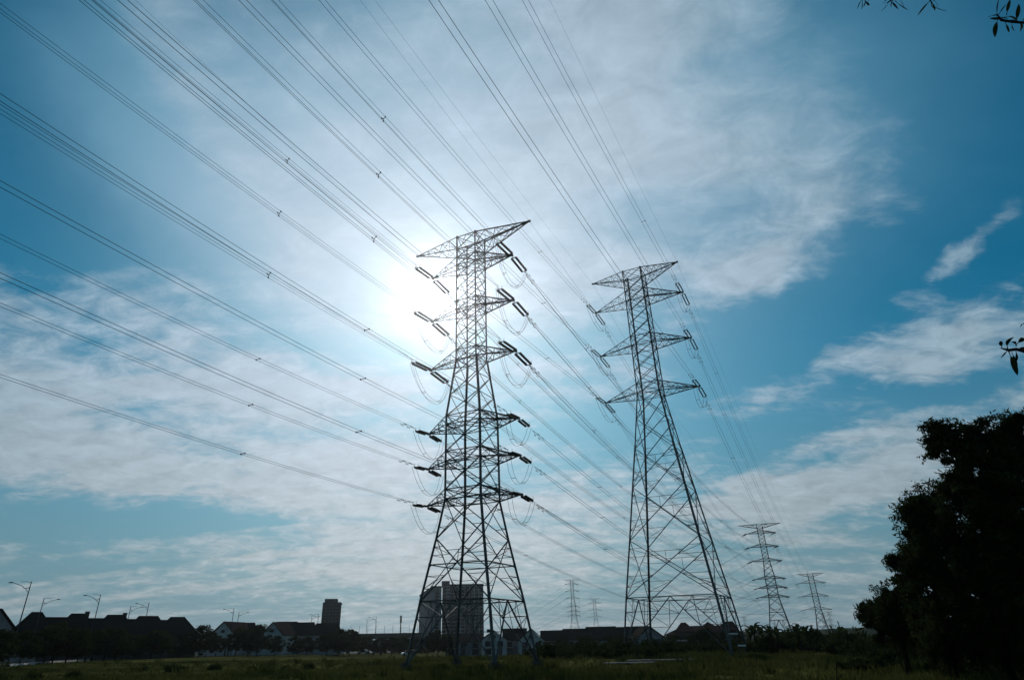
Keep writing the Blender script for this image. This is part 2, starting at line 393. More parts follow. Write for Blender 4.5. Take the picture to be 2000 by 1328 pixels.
def insulator_mesh(L, gap, r, segs, n):
    """two parallel strings of discs with a yoke plate at each end, along +y from the arm tip"""
    mb = MB()
    for s in (-1, 1):
        x = s * gap / 2; pts = []; rr = []; y = .42
        nd = n
        step = (L - .9) / nd
        for i in range(nd):
            y0 = .45 + i * step
            pts += [(x, y0, 0), (x, y0 + step * .15, 0), (x, y0 + step * .55, 0), (x, y0 + step * .62, 0)]
            rr += [r * .45, r, r * .92, r * .45]
        mb.tube(pts, rr, segs)
    for y in (.40, L - .40): mb.box((0, y, 0), (gap + .14, .09, .05))
    mb.tube([(0, 0, 0), (0, .4, 0)], .035, 5); mb.tube([(0, L - .4, 0), (0, L, 0)], .035, 5)
    # arcing horns
    for s in (-1, 1): mb.tube([(s * gap * .5, L - .38, 0), (s * gap * .6, L - .38, .28), (s * gap * .6, L - .62, .34)], .014, 4)
    return mb
INS = {}
def tower(spec, name, X, Y, rz, label, cat='pylon', dz=0, ws=1, det=2, dirs=None, group='lattice pylons of the two power lines', swing=(0, 0)):
    """dirs: local angles of the back and front strings (radians from -y and +y)"""
    g0 = gz(X * K, Y * K)
    root = empty(name, (X * K, Y * K, g0), rz, label, cat, group)
    def zz_(z): return (z + dz) * K - g0
    prof = spec['prof']
    fz = -dz + g0 / K
    def wd(z): return (interp(prof, z) if z >= 0 else prof[0][1] - z * (prof[0][1] - prof[1][1]) / prof[1][0]) * (K)
    steel = STEEL if det else DARKSTEEL
    th = 1.0 if det == 2 else 1.35
    def bar(m, p, q, w):
        if det: m.bar(p, q, w * th)
        else: m.sq(p, q, w)
    def cn(sx, sy, z): w = wd(z); return Vector((sx * w, sy * w, zz_(z)))
    zb = fz
    zs = [zb] + [p[0] for p in prof if p[0] > zb]
    for sx in (-1, 1):
        for sy in (-1, 1):
            m = MB()
            for a, b in zip(zs, zs[1:]): bar(m, cn(sx, sy, a), cn(sx, sy, b), .19 if a < 30 else .155)
            lg = m.build('leg', steel, root)
            if det == 2:
                f = MB(); c = cn(sx, sy, zb)
                f.box((c.x, c.y, .0), (.72, .72, .62)); f.box((c.x, c.y, .37), (.42, .42, .12))
                for i in (-1, 1):
                    for j in (-1, 1): f.tube([(c.x + i * .2, c.y + j * .2, .42), (c.x + i * .2, c.y + j * .2, .50)], .03, 5)
                f.build('footing', CONC, lg)
    B = MB()
    corners = [(-1, -1), (1, -1), (1, 1), (-1, 1)]
    for fi in range(4):
        A_, B_ = corners[fi], corners[(fi + 1) % 4]
        for (z0, z1, kind) in spec['panels']:
            if z0 < zb: continue
            a0, b0, a1, b1 = cn(*A_, z0), cn(*B_, z0), cn(*A_, z1), cn(*B_, z1)
            w = .068 if kind == 'x' else .082
            bar(B, a0, b1, w); bar(B, b0, a1, w)
            if kind in ('sub', 'big') and det:
                w0 = (b0 - a0).length; w1 = (b1 - a1).length; t = w0 / (w0 + w1)
                c = a0.lerp(b1, t)
                def half(P, Q, R):      # corner leg P-Q, centre R: redundant lacing
                    n_ = 3 if kind == 'big' else 2
                    for e0, e1, up_ in ((P, R, 1), (Q, R, -1)):
                        prevl = None
                        for i in range(1, n_):
                            u = e0.lerp(e1, i / n_)
                            l = P.lerp(Q, i / n_ * t) if up_ > 0 else Q.lerp(P, i / n_ * (1 - t))
                            bar(B, u, l, .045)
                            l2 = P.lerp(Q, (i - 1) / n_ * t) if up_ > 0 else Q.lerp(P, (i - 1) / n_ * (1 - t))
                            if i > 1: bar(B, u, l2, .045)
                    if kind == 'big': bar(B, P.lerp(Q, t), P.lerp(Q, t).lerp(R, .001 + .999), .045) if False else None
                half(a0, a1, c); half(b0, b1, c)
                if kind == 'big' and fi % 2 == 0:
                    u1, u2 = a1.lerp(c, .5), b1.lerp(c, .5); bar(B, u1, u2, .045); bar(B, u1.lerp(u2, .5), c, .04)
        kz = spec['kz']
        if kz > zb + 1:                       # bottom panel: inverted V from the ring to the feet
            a0, b0, a1, b1 = cn(*A_, zb), cn(*B_, zb), cn(*A_, kz), cn(*B_, kz)
            a0.z += .1; b0.z += .1
            mid = (a1 + b1) / 2
            for f0, f1 in ((a0, a1), (b0, b1)):
                bar(B, mid, f0, .10)
                if det:
                    for i in (1, 2, 3):
                        u = f0.lerp(mid, i / 4); l = f0.lerp(f1, i / 4)
                        bar(B, u, l, .05)
                        l2 = f0.lerp(f1, (i + 1) / 4) if i < 4 else f1
                        bar(B, u, l2, .045)
                    u = f0.lerp(mid, .5); q = f1.lerp(mid, .5); bar(B, u, q, .05); bar(B, f0.lerp(mid, .75), q, .045)
    for z in spec['ring']:
        if z < zb: continue
        P = [cn(*c, z) for c in corners]
        for i in range(4):
            bar(B, P[i], P[(i + 1) % 4], .085 if z < 20 else .07)
            if det == 2: B.box(P[i], (.17, .17, .24), 0)          # gusset plates at the joints
        if z < 30 or det == 2:
            M_ = [(P[i] + P[(i + 1) % 4]) / 2 for i in range(4)]
            for i in range(4): bar(B, M_[i], M_[(i + 1) % 4], .045)
    B.build('bracing', steel, root)
    if det == 2:
        p = MB(); z = 12.2 if spec is S1 else 14
        c = cn(1, -1, z / 3.5); p.box((c.x - .2, c.y - .13, c.z), (.30, .02, .22)); p.build('number_plate', CONC, root)
    tips = {}
    def arm(side, zl, zu, ln, tipz, n_, name_):
        A = MB(); tip = Vector((side * ln * K * ws, 0, zz_(tipz)))
        q = {}
        for sy in (-1, 1):
            q[sy] = (cn(side, sy, zl), cn(side, sy, zu))
            for c in q[sy]: bar(A, c, tip, .098)
        edges = [(q[-1][0], q[1][0]), (q[-1][1], q[1][1]), (q[-1][0], q[-1][1]), (q[1][0], q[1][1])]
        for (c0, c1) in edges:
            for i in range(n_):
                t0, t1 = i / n_ * .93, (i + 1) / n_ * .93
                if i % 2: c0, c1 = c1, c0
                bar(A, c0.lerp(tip, t0), c1.lerp(tip, t1), .048)
                if i % 2: c0, c1 = c1, c0
                if i: bar(A, c0.lerp(tip, t0), c1.lerp(tip, t0), .038)
        A.box((tip.x, tip.y, tip.z), (.28, .22, .16))
        return A.build(name_, steel, root), tip
    el, eu, eln = spec['earth']
    for side in (-1, 1):
        o, tip = arm(side, el, eu, eln, eu, 5, 'earth_wire_arm'); tips[('e', side)] = tip
    for ai, (zl, zu, ln, ty) in enumerate(spec['arms']):
        for side in (-1, 1):
            o, tip = arm(side, zl, zu, ln, zl, 4, 'crossarm')
            tips[(ai, side)] = tip
            L, _, gap, r, im, nb = STR[ty]; L *= K; rk = r * (1 if det == 2 else 1.25)
            key = (ty, det)
            ends = []
            for di, base in ((0, pi), (1, 0)):
                ang = base + (dirs[di] if dirs else 0)
                if key not in INS:
                    io = insulator_mesh(L, gap, rk, 8 if det == 2 else 5, 17 if det == 2 else 6).build('insulator_string', im, None, smooth=(det == 2)); INS[key] = io.data
                else:
                    io = bpy.data.objects.new('insulator_string', INS[key]); COL.objects.link(io)
                io.parent = o; io.location = tip + Vector((0, 0, -.06)); io.rotation_euler = (radians(-4.5), 0, ang)
                dv = Vector((-sin(ang), cos(ang), 0)) * cos(radians(4.5)); e = tip + dv * L + Vector((0, 0, -.06 - L * sin(radians(4.5))))
                ends.append(e)
            J = MB(); offs = [(-.2, 0), (.2, 0)] if nb == 2 else [(-.2, .0), (.2, .0), (0, -.3)]
            sag = (4.1 if ty == 'u' else 3.1) * K
            if det == 0: offs = [(0, 0)]
            mids = []
            for ox, oz in offs:
                pts = []
                for i in range(15):
                    t = i / 14; p_ = ends[0].lerp(ends[1], t)
                    s_ = (1 - (2 * t - 1) ** 4) * .35 + (1 - (2 * t - 1) ** 2) * .65
                    p_ = p_ + Vector((ox - side * .25 * s_, 0, -sag * s_ + oz * s_)); pts.append(p_)
                J.tube(pts, (.020 if ty == 'g' else .014) if det else .03, 4, cap=False); mids.append(pts)
            if det == 2:
                for ix in (4, 10): J.tube([m_[ix] for m_ in mids] + ([mids[0][ix]] if nb == 3 else []), .022, 4)
            J.build('jumper_cable', WIRE, o)
    bpy.context.view_layer.update()
    mw = root.matrix_world.copy()
    return root, {k: mw @ v for k, v in tips.items()}

AZ1 = radians(-27.03)
T1, tip1 = tower(S1, 'lattice_pylon', -2.57, 80, AZ1, 'large lattice pylon with six pairs of arms and black insulators before the apartment block')
T2, tip2 = tower(S2, 'lattice_pylon', 29.81, 110.68, radians(-27.26), 'large lattice pylon with three pairs of arms and pale green insulators')
def bearing(a, b): return math.atan2(b[0] - a[0], b[1] - a[1])
P3, P4, P5, P6, P7, P8 = (155.67, 383.6), (255.96, 549.2), (91.5, 808.), (155.8, 1081.), (-70, 1600.), (10, 1900.)
r3, r4 = radians(-20), radians(-20)
def dirs_for(p, rz, back, front):      # local rotation of the strings so that they point along the two spans
    return ( -(bearing(p, back) - pi) - rz + 0 if False else (-(bearing(p, back)) - rz - pi), (-(bearing(p, front)) - rz))
T3, tip3 = tower(S1, 'lattice_pylon', *P3, r3, 'distant dark six-armed pylon just right of the large three-armed pylon', dz=3.2, ws=1.19, det=1, dirs=dirs_for(P3, r3, (-2.57, 80), P5))
T4, tip4 = tower(S2, 'lattice_pylon', *P4, r4, 'distant dark three-armed pylon nearest the big dark trees', dz=-22.8, ws=1.1, det=1, dirs=dirs_for(P4, r4, (29.8, 110.7), P6))
T5, tip5 = tower(S1, 'lattice_pylon', *P5, radians(3), 'far pale lattice pylon with six pairs of crossarms between the two big pylons', dz=8.6, ws=1.03, det=0, dirs=dirs_for(P5, radians(3), P3, P7))
T6, tip6 = tower(S2, 'lattice_pylon', *P6, radians(-3), 'far pale lattice pylon with three pairs of crossarms between the two big pylons', dz=-10.1, ws=1.03, det=0, dirs=dirs_for(P6, radians(-3), P4, P8))
for (px, D, rz, dz, lab) in [(1632, 1150, .3, -24, 'tiny hazy pylon beside the big dark trees, right one of a pair'), (1620, 1230, .2, -24, 'tiny hazy pylon beside the big dark trees, left one of a pair'),
                             (1462, 1300, 0, -25, 'tiny hazy pylon on the skyline behind the broad red roofed building')]:
    p = at(px, D); tower(S2, 'lattice_pylon', p.x / K, p.y / K, rz, lab, dz=dz, ws=1.0, det=0)

# ------------------------------------------------------------------ conductors
WG = 'overhead conductors strung between the pylons'
def span(label, pfun, s0, s1, n, nb, rad, spac=(), damp=0, seg=36, sp=.32, group=WG):
    """pfun(s) gives the centre line; s in metres along it"""
    o0 = pfun(s0); root = empty('conductor_bundle' if nb > 1 else 'earth_wire', o0, 0, label, 'power line', group)
    d = (pfun(s1) - pfun(s0)); d.z = 0; d.normalize(); nx = Vector((d.y, -d.x, 0))
    if nb == 3: offs = [nx * -sp * .5 + Vector((0, 0, .14)), nx * sp * .5 + Vector((0, 0, .14)), Vector((0, 0, -.22))]
    elif nb == 2: offs = [nx * -sp * .6, nx * sp * .6]
    else: offs = [Vector((0, 0, 0))]
    for of in offs:
        m = MB(); pts = [pfun(s0 + (s1 - s0) * i / seg) + of * min(1, (i * (s1 - s0) / seg + .3) / 1.5) - o0 for i in range(seg + 1)]
        m.tube(pts, rad, 4, cap=False); m.build('conductor', WIRE, root)
    for s in spac:
        m = MB(); c = pfun(s) - o0
        if nb == 3:
            for of in offs:
                m.tube([c, c + of], .024, 5); e = c + of; m.box(e, (.07, .12, .07))
        else:
            m.tube([c + offs[0], c + offs[1]], .022, 5)
            for of in offs: m.box(c + of, (.06, .12, .07))
        m.build('spacer', DARKSTEEL, root)
    for k in range(damp):
        for of in offs:
            m = MB(); s = s0 + (.9 + .95 * k) * (1 if s1 > s0 else -1) ; c = pfun(s) + of - o0; dd = (pfun(s + .3) - pfun(s)).normalized()
            a, b = c - dd * .2 + Vector((0, 0, -.09)), c + dd * .2 + Vector((0, 0, -.09))
            m.tube([a, b], .010, 4)
            for e, f in ((a, a + dd * .11), (b - dd * .11, b)): m.tube([e, f], .036, 6)
            m.tube([c, c + Vector((0, 0, -.09))], .018, 4); m.build('vibration_damper', DARKSTEEL, root)
    return root
def backfun(tip, al, a, b):
    d = Vector((-sin(al), -cos(al), 0))
    return lambda s: tip + d * s + Vector((0, 0, a * s + b / K * s * s))
ORD = ['topmost', 'second', 'third', 'fourth', 'fifth', 'lowest']; ORD3 = ['topmost', 'middle', 'lowest']
SIDE = {-1: 'left', 1: 'right'}
for ai in range(6):
    for side in (-1, 1):
        t = tip1[(ai, side)]; up_ = ai < 3
        if up_: f = backfun(t, radians(27.3), -.0269, .000398); L = 4.5 * K
        else: f = backfun(t, radians(29.6), -.0094, .000576); L = 3.0 * K
        span('%s wires overhead from the %s %s arm of the six-armed pylon' % ('three' if up_ else 'two', ORD[ai], SIDE[side]), f, L, 115, 1, 3 if up_ else 2, .0115,
             spac=[(31 if up_ else 29.6) * K, 62 * K + 2], damp=0 if up_ else 2)
for side in (-1, 1):
    span('thin wire overhead from the %s top tip of the large six-armed pylon' % SIDE[side], backfun(tip1[('e', side)], radians(27.1), .0044, .00052), 0, 115, 1, 1, .007)
    span('thin wire overhead from the %s top tip of the large three-armed pylon' % SIDE[side], backfun(tip2[('e', side)], radians(26.9), -.047, .00039), 0, 135, 1, 1, .008)
for ai in range(3):
    for side in (-1, 1):
        f = backfun(tip2[(ai, side)], radians(27.1), -.0655, .000345)
        span('two wires overhead from the %s %s arm of the large three-armed pylon' % (ORD3[ai], SIDE[side]), f, 5.4 * K, 135, 1, 2, .0145, spac=[29 * K], damp=2)
def betw(A, B, sag):
    d = (B - A); Lh = sqrt(d.x ** 2 + d.y ** 2)
    return (lambda s: A + d * (s / Lh) - Vector((0, 0, 4 * sag * (s / Lh) * (1 - s / Lh)))), Lh
def spans(ta, tb, keys, la, lb, labf, rad, sag, nbf, seg=40, spf=None, damp=0):
    for k in keys:
        A, Bq = ta[k], tb[k]; f, Lh = betw(A, Bq, sag if k[0] != 'e' else sag * .8)
        nb = nbf(k); e = k[0] == 'e'
        span(labf(k), f, 0 if e else la, Lh - (0 if e else lb), 1, nb, rad * (.6 if e else 1), spac=spf(k, Lh) if (spf and not e) else (), seg=seg, damp=0 if e else damp)
keys1 = [(i, s) for i in range(6) for s in (-1, 1)] + [('e', -1), ('e', 1)]
keys2 = [(i, s) for i in range(3) for s in (-1, 1)] + [('e', -1), ('e', 1)]
def lab(frm, ords):
    return lambda k: ('thin wire from the %s top tip %s' % (SIDE[k[1]], frm)) if k[0] == 'e' else ('wires from the %s %s arm %s' % (ords[k[0]], SIDE[k[1]], frm))
spans(tip1, tip3, keys1, 3.0, 3.0, lab('of the large six-armed pylon to the distant one', ORD), .017, 11 * K, lambda k: 1 if k[0] == 'e' else (3 if k[0] < 3 else 2), spf=lambda k, L: [21, 63, 105, 147], damp=2)
spans(tip2, tip4, keys2, 3.8, 3.8, lab('of the large three-armed pylon to the distant one', ORD3), .017, 22 * K, lambda k: 1 if k[0] == 'e' else 2, spf=lambda k, L: [21, 70, 120, 170, 220], damp=2)
spans(tip3, tip5, keys1, 3, 3, lab('of the distant six-armed pylon leftward', ORD), .03, 20 * K, lambda k: 1)
spans(tip4, tip6, keys2, 3, 3, lab('of the distant three-armed pylon leftward', ORD3), .03, 24 * K, lambda k: 1)
def shifted(t, p, q, dz): return {k: v + Vector(((q[0] - p[0]) * K, (q[1] - p[1]) * K, dz)) for k, v in t.items()}
spans(tip5, shifted(tip5, P5, P7, -12), keys1, 3, 3, lab('of the far pale six-armed pylon leftward', ORD), .04, 22 * K, lambda k: 1)
spans(tip6, shifted(tip6, P6, P8, -8), keys2, 3, 3, lab('of the far pale three-armed pylon leftward', ORD3), .045, 20 * K, lambda k: 1)
#PART2
# ------------------------------------------------------------------ buildings
def uz(px, py, D, g): return zat(px, py, D) - g
def window_part(parent, c, w, h, rz, fm=FRAME, proud=.03):
    """framed window standing proud of a wall; c on the wall plane in the parent's space, facing local -y turned by rz"""
    n = Vector((sin(rz), -cos(rz), 0)); t = Vector((cos(rz), sin(rz), 0)); c = Vector(c)
    f = MB()
    for a, b, ww, hh in ((0, h / 2, w + .12, .07), (0, -h / 2, w + .12, .07), (-w / 2, 0, .07, h - .07), (w / 2, 0, .07, h - .07), (0, 0, .05, h - .07)):
        p = c + t * a + Vector((0, 0, b)) + n * proud; f.box(p, (ww, .06, hh), rz)
    o = f.build('window', fm, parent)
    g = MB(); p = c + n * (proud - .01); g.box(p, (w - .06, .03, h - .06), rz); g.build('pane', GLASS, o)
    return o
def roof_prism(mb, x0, x1, y0, y1, ze, zr, hip=0, over=.4, axis='x', th=.16):
    """pitched roof with real thickness; ridge along axis, hip = inset of the ridge ends"""
    x0 -= over; x1 += over; y0 -= over; y1 += over
    if axis == 'x': r0, r1 = (x0 + hip, (y0 + y1) / 2, zr), (x1 - hip, (y0 + y1) / 2, zr)
    else: r0, r1 = ((x0 + x1) / 2, y0 + hip, zr), ((x0 + x1) / 2, y1 - hip, zr)
    b = [(x0, y0, ze), (x1, y0, ze), (x1, y1, ze), (x0, y1, ze)]
    def lift(p): return (p[0], p[1], p[2] + th)
    vs = b + [r0, r1] + [lift(p) for p in b] + [lift(r0), lift(r1)]
    if axis == 'x': fs = [(0, 1, 5, 4), (2, 3, 4, 5), (0, 4, 3), (1, 2, 5)]
    else: fs = [(1, 2, 5, 4), (3, 0, 4, 5), (0, 1, 4), (2, 3, 5)]
    top = [tuple(i + 6 for i in f) for f in fs]
    skip = 0
    if hip == 0: fs_b = fs[:2]; top = top[:2]
    else: fs_b = fs
    fs_all = [tuple(reversed(f)) for f in fs_b] + top
    if hip == 0 and axis == 'x': fs_all += [(0, 6, 10, 4), (4, 10, 9, 3), (1, 5, 11, 7), (5, 2, 8, 11)]
    if hip == 0 and axis == 'y': fs_all += [(0, 4, 10, 6), (4, 1, 7, 10), (2, 5, 11, 8), (5, 3, 9, 11)]
    for i in range(4):
        j = (i + 1) % 4
        if hip == 0 and ((axis == 'x' and i in (1, 3)) or (axis == 'y' and i in (0, 2))): continue
        fs_all.append((i, j, j + 6, i + 6))
    mb.add(vs, fs_all)
def gable_walls(mb, x0, x1, y0, y1, ze, zr, axis):
    v = [(x0, y0, 0), (x1, y0, 0), (x1, y1, 0), (x0, y1, 0), (x0, y0, ze), (x1, y0, ze), (x1, y1, ze), (x0, y1, ze)]
    fs = [(0, 1, 5, 4), (1, 2, 6, 5), (2, 3, 7, 6), (3, 0, 4, 7)]
    if axis == 'x':
        v += [(x0, (y0 + y1) / 2, zr), (x1, (y0 + y1) / 2, zr)]; fs += [(5, 6, 9), (7, 4, 8)]
    elif axis == 'y':
        v += [((x0 + x1) / 2, y0, zr), ((x0 + x1) / 2, y1, zr)]; fs += [(4, 5, 8), (6, 7, 9)]
    mb.add(v, fs)
def terrace_house(px, D, w, dp, ze, zr, label, rz=None, hip=0, axis='x', wm=WALLW, rm=ROOF, low=None, porch=True, group='two storey houses beyond the field', chimney=False, basez=None):
    p = at(px, D)
    if basez is not None: p.z = basez
    if rz is None: rz = -math.atan2(p.x, p.y)
    r = empty('house', p, rz, label, 'house', group)
    x0, x1, y0, y1 = -w / 2, w / 2, 0, dp
    m = MB(); gable_walls(m, x0, x1, y0, y1, ze, zr - .05 if not hip else ze, axis if not hip else '')
    wl = m.build('wall', wm, r)
    m = MB(); roof_prism(m, x0, x1, y0, y1, ze - (.0 if hip else .0), zr, hip=hip, axis=axis); rf = m.build('roof', rm, r)
    if chimney:
        m = MB(); m.tube([(w * .2, dp / 2, zr - .6), (w * .2, dp / 2, zr + .35)], .45, 8); m.tube([(w * .2, dp / 2, zr + .35), (w * .2, dp / 2, zr + .5)], .5, 8); m.build('water_tank', DARKSTEEL, rf)
    if low:       # lower link roof to the neighbour, part of this house
        side, lw, lzr = low
        a, b = (x1 - hip * .8, x1 + lw) if side > 0 else (x0 - lw, x0 + hip * .8)
        m = MB(); gable_walls(m, a + .01, b - .01, y0 + .5, y1 - .5, ze - .3, lzr - .05, 'x'); m.build('wing', wm, r)
        m = MB(); roof_prism(m, a + .42, b - .42, y0 + .5, y1 - .5, ze - .3, lzr, axis='x'); m.build('wing_roof', rm, r)
    nw = max(2, int(w / 3.2))
    for i in range(nw):
        x = x0 + w * (i + .5) / nw
        window_part(r, (x, y0, ze * .75), 1.5, 1.3, 0)
        if i != nw // 2: window_part(r, (x, y0, ze * .28), 1.7, 1.5, 0)
    if axis == 'y' and not hip: window_part(r, (0, y0, ze + (zr - ze) * .35), .9, .7, 0)
    m = MB(); x = x0 + w * (nw // 2 + .5) / nw; m.box((x, y0 - .04, 1.1), (1.1, .08, 2.2)); d = m.build('door', DOORM, r)
    m = MB(); m.box((x + .4, y0 - .12, 1.1), (.06, .08, .16)); m.build('handle', DARKSTEEL, d)
    if porch:
        m = MB(); m.box((0, y0 - 1.3, ze * .50), (w * .9, 2.4, .16))
        for s in (-1, 1): m.box((s * w * .42, y0 - 2.2, ze * .25 - .04), (.3, .3, ze * .5 - .08), mi=0)
        m.build('porch', wm, r)
        m = MB(); m.box((0, y0 - 4.6, .75), (w, .16, 1.5))
        for i in range(int(w / 2)): m.box((x0 + i * 2 + .5, y0 - 4.6, 1.6), (.3, .22, .2))
        m.build('garden_wall', wm, r)
    return r
# row on the left: stepped dark roofs
rowpx = [(59, 150, 9.2, 'first'), (142, 158, 9.2, 'second'), (217, 166, 9.2, 'third'), (283, 174, 9.0, 'fourth'), (341, 181, 8.2, 'last')]
pos = [(59, 1194, 150), (142, 1197, 159), (217, 1199.5, 167), (282, 1202, 175), (340, 1204, 182)]
A_ = at(20, 143); Bq_ = at(372, 186); rrow = math.atan2(Bq_.y - A_.y, Bq_.x - A_.x)
cen = [at(px, D) for (px, py, D) in pos]
for i, (px, py, D) in enumerate(pos):
    g = cen[i].z; zr = uz(px, py, D, g); gap_ = (cen[min(i + 1, 4)] - cen[min(i, 3)]).length; w = (at(px + 45, D) - at(px - 45, D)).length
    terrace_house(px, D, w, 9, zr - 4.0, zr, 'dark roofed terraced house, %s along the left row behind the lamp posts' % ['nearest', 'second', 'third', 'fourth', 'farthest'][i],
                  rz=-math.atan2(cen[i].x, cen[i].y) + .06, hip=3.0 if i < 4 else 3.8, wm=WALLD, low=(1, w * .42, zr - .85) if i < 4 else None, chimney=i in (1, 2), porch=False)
p0 = at(-8, 140)
terrace_house(-20, 140, 10, 10, 4.2, 8.0, 'house with pale gable cut off by the left edge, behind trees', rz=rrow, axis='y', wm=WALLG)
# middle group
def hs(px, D, pyr, wpx, slope, label, **k):
    g = at(px, D).z; zr = uz(px, pyr, D, g); w = (at(px + wpx / 2, D) - at(px - wpx / 2, D)).length
    return terrace_house(px, D, w, k.pop('dp', 9), zr - slope, zr, label, **k)
hs(432, 205, 1214, 56, 3.6, 'white gabled house with a dormer at the left of the middle row', axis='y', rz=-.12, dp=12)
hs(474, 212, 1215.5, 50, 3.0, 'low dark house with a raised ridge vent, between two white gables', hip=1.2, wm=WALLB)
hs(529, 205, 1215, 46, 3.3, 'white gabled house with a steep front, left of the small tower block', axis='y', rz=-.06, dp=12)
hs(556, 214, 1213.5, 54, 3.6, 'dark roofed house with pale porch columns, right of the steep white gable', hip=1.2, wm=WALLW)
hs(592, 218, 1214.8, 46, 3.6, 'dark roofed house second from the small tower block', hip=1.0, wm=WALLB)
hs(636, 222, 1216.5, 58, 3.4, 'dark roofed house directly in front of the small tower block', hip=1.4, wm=WALLW)
hs(655, 236, 1219.5, 30, 3.0, 'small house with pale gable at the right foot of the small tower block', axis='y', rz=.2, wm=WALLW, porch=False)
# houses behind the first pylon
hs(905, 205, 1238, 70, 2.0, 'long low dark roofed shed at the foot of the apartment block', axis='x', wm=WALLG, porch=False)
hs(965, 196, 1231, 48, 2.3, 'white gabled house under the six-armed pylon, nearest the apartment block', axis='y', rz=-.02, wm=WALLW, dp=14, porch=False)
hs(1006, 212, 1227, 44, 3.2, 'dark roofed house between two white gables under the six-armed pylon', axis='x', wm=WALLG)
hs(1038, 196, 1227, 52, 3.2, 'large white gabled house at the right leg of the six-armed pylon', axis='y', rz=-.06, wm=WALLW, dp=14, porch=False)
hs(1082, 215, 1231, 48, 2.8, 'dark roofed house right of the large white gable', axis='x', wm=WALLG)
hs(1128, 210, 1227.5, 52, 3.0, 'dark house below the far pale six-armed pylon', axis='x', wm=WALLG)
hs(1176, 205, 1223.5, 56, 3.6, 'long dark roofed house below the far pale three-armed pylon', axis='x', wm=WALLG)
hs(1232, 203, 1224, 54, 3.2, 'dark roofed house behind the left leg of the three-armed pylon', axis='x', wm=WALLG)
hs(1272, 196, 1223, 54, 2.9, 'pale gabled house inside the legs of the three-armed pylon', axis='y', rz=.05, wm=WALLG, dp=14, porch=False)

# broad red roofed building
def broad():
    D = 230; p = at(1376, D, 1240); rz = -math.atan2(p.x, p.y); g = p.z
    w = (at(1455, D) - at(1307, D)).length; z = uz(1376, 1216, D, g); ze = z - 3.2
    r = empty('school_building', p, rz + .03, 'broad three storey building with brown red hipped roofs behind the three-armed pylon', 'building')
    m = MB(); m.box((0, 7, ze / 2), (w, 14, ze)); m.box((w * .05, -1, ze / 2), (w * .3, 1.99, ze - .02)); m.build('wall', WALLB, r)
    m = MB(); roof_prism(m, -w / 2, w / 2, 0, 14, ze, z - .8, hip=6, over=.8); rf = m.build('roof', ROOFRED, r)
    for x, ww in ((-w * .26, w * .26), (w * .08, w * .34), (w * .36, w * .2)):
        m = MB(); roof_prism(m, x - ww / 2, x + ww / 2, 1, 12, ze + .8, z + .25, hip=4, over=.3); m.build('raised_roof', ROOFRED, r)
    n = 16
    for fl in range(3):
        for i in range(n):
            x = -w / 2 + w * (i + .5) / n; y = -2 if -w * .1 < x < w * .2 else 0
            if abs(x + w * .1) < 1.2 or abs(x - w * .2) < 1.2: continue
            window_part(r, (x, y, ze * (fl + .55) / 3), 1.6, 1.3, 0)
        m = MB(); m.box((0, -.1, ze * (fl + 1) / 3 - .12), (w * .99, .2, .22)); m.build('cornice', WALLW, r) if fl < 2 else None
broad()

# apartment block
def block(name, label, p, rz, w, dp, h, cols, floors, sidecols, wm, crown, stripe=None, group='apartment blocks'):
    r = empty(name, p, rz, label, 'apartment block', group)
    m = MB(); m.box((0, dp / 2, h / 2), (w, dp, h)); m.build('wall', wm, r)
    m = MB(); m.box((0, dp / 2, h + .45), (w + .5, dp + .5, .9)); m.build('parapet', WALLT, r)
    fh = h / (floors + .6); cnt = 0
    rest = MB(); restp = MB()
    wins = []
    for f in range(floors - 1, -1, -1):
        z = fh * (f + .9)
        for c in range(cols): wins.append(((-w / 2 + w * (c + .5) / cols, 0, z), 0))
        for c in range(sidecols): wins.append(((-w / 2, dp * (c + .5) / sidecols, z), -pi / 2))
    for i, (c, a) in enumerate(wins):
        if i < 100: window_part(r, c, 2.2, 1.6, a, proud=.05)
        else:
            n = Vector((sin(a), -cos(a), 0)); rest.box(Vector(c) + n * .05, (2.2, .08, 1.6), a)
    if rest.v: tag(rest.build('window', GLASS, r), kind='stuff')
    if stripe:
        for (xa, xb, mt) in stripe:
            m = MB()
            for f in range(floors):
                z = fh * (f + .9); m.box(((xa + xb) / 2 * w, -.45, z - .85), ((xb - xa) * w, .9, .9))
            m.build('balcony', mt, r)
    if cols > 6:
        for xa in (-.27, -.16, .08, .19):
            m = MB(); m.box((xa * w, -.012, h / 2), (w * .045, .05, h - .2)); m.build('wall_panel', WALLT, r)
    if crown:
        for (x, y, a, b, c) in crown:
            m = MB(); m.box((x * w, y * dp, h + .9 + c / 2), (a, b, c)); m.build('roof_housing', WALLT, r)
    return r
D = 440; pa = at(904, D); h = uz(904, 1143, D, pa.z); w = (at(945, D) - at(862, D)).length
block('apartment_block', 'tall grey residential slab with rows of windows behind the six-armed pylon', pa, radians(4), w, 16, h, 9, 17, 0, WALLB,
      [(-.42, .5, w * .2, 12, 2.2)], stripe=[(-.40, -.31, WALLW), (-.13, -.04, WALLW)])
pa = at(852, 428); pc = at(843, 424); pl = at(817, 505); h2 = uz(850, 1148, 426, pa.z); w2 = (at(861, 426) - at(843, 426)).length
dv = pl - pc
block('apartment_block', 'left wing of the grey residential slab, showing a long side wall of small windows', pc + Vector((w2 / 2, 0, 0)), math.atan2(-dv.x, dv.y), w2, dv.length, h2, 1, 17, 12, WALLG, None)
D = 400; pa = at(641, D); h3 = uz(641, 1179, D, pa.z); w3 = (at(658, D) - at(624, D)).length
block('apartment_block', 'small dark teal tower block standing alone over the middle houses', pa, radians(8), w3, 11, h3, 5, 13, 3, WALLT, [(-.08, .5, w3 * .72, 8, 1.9)])

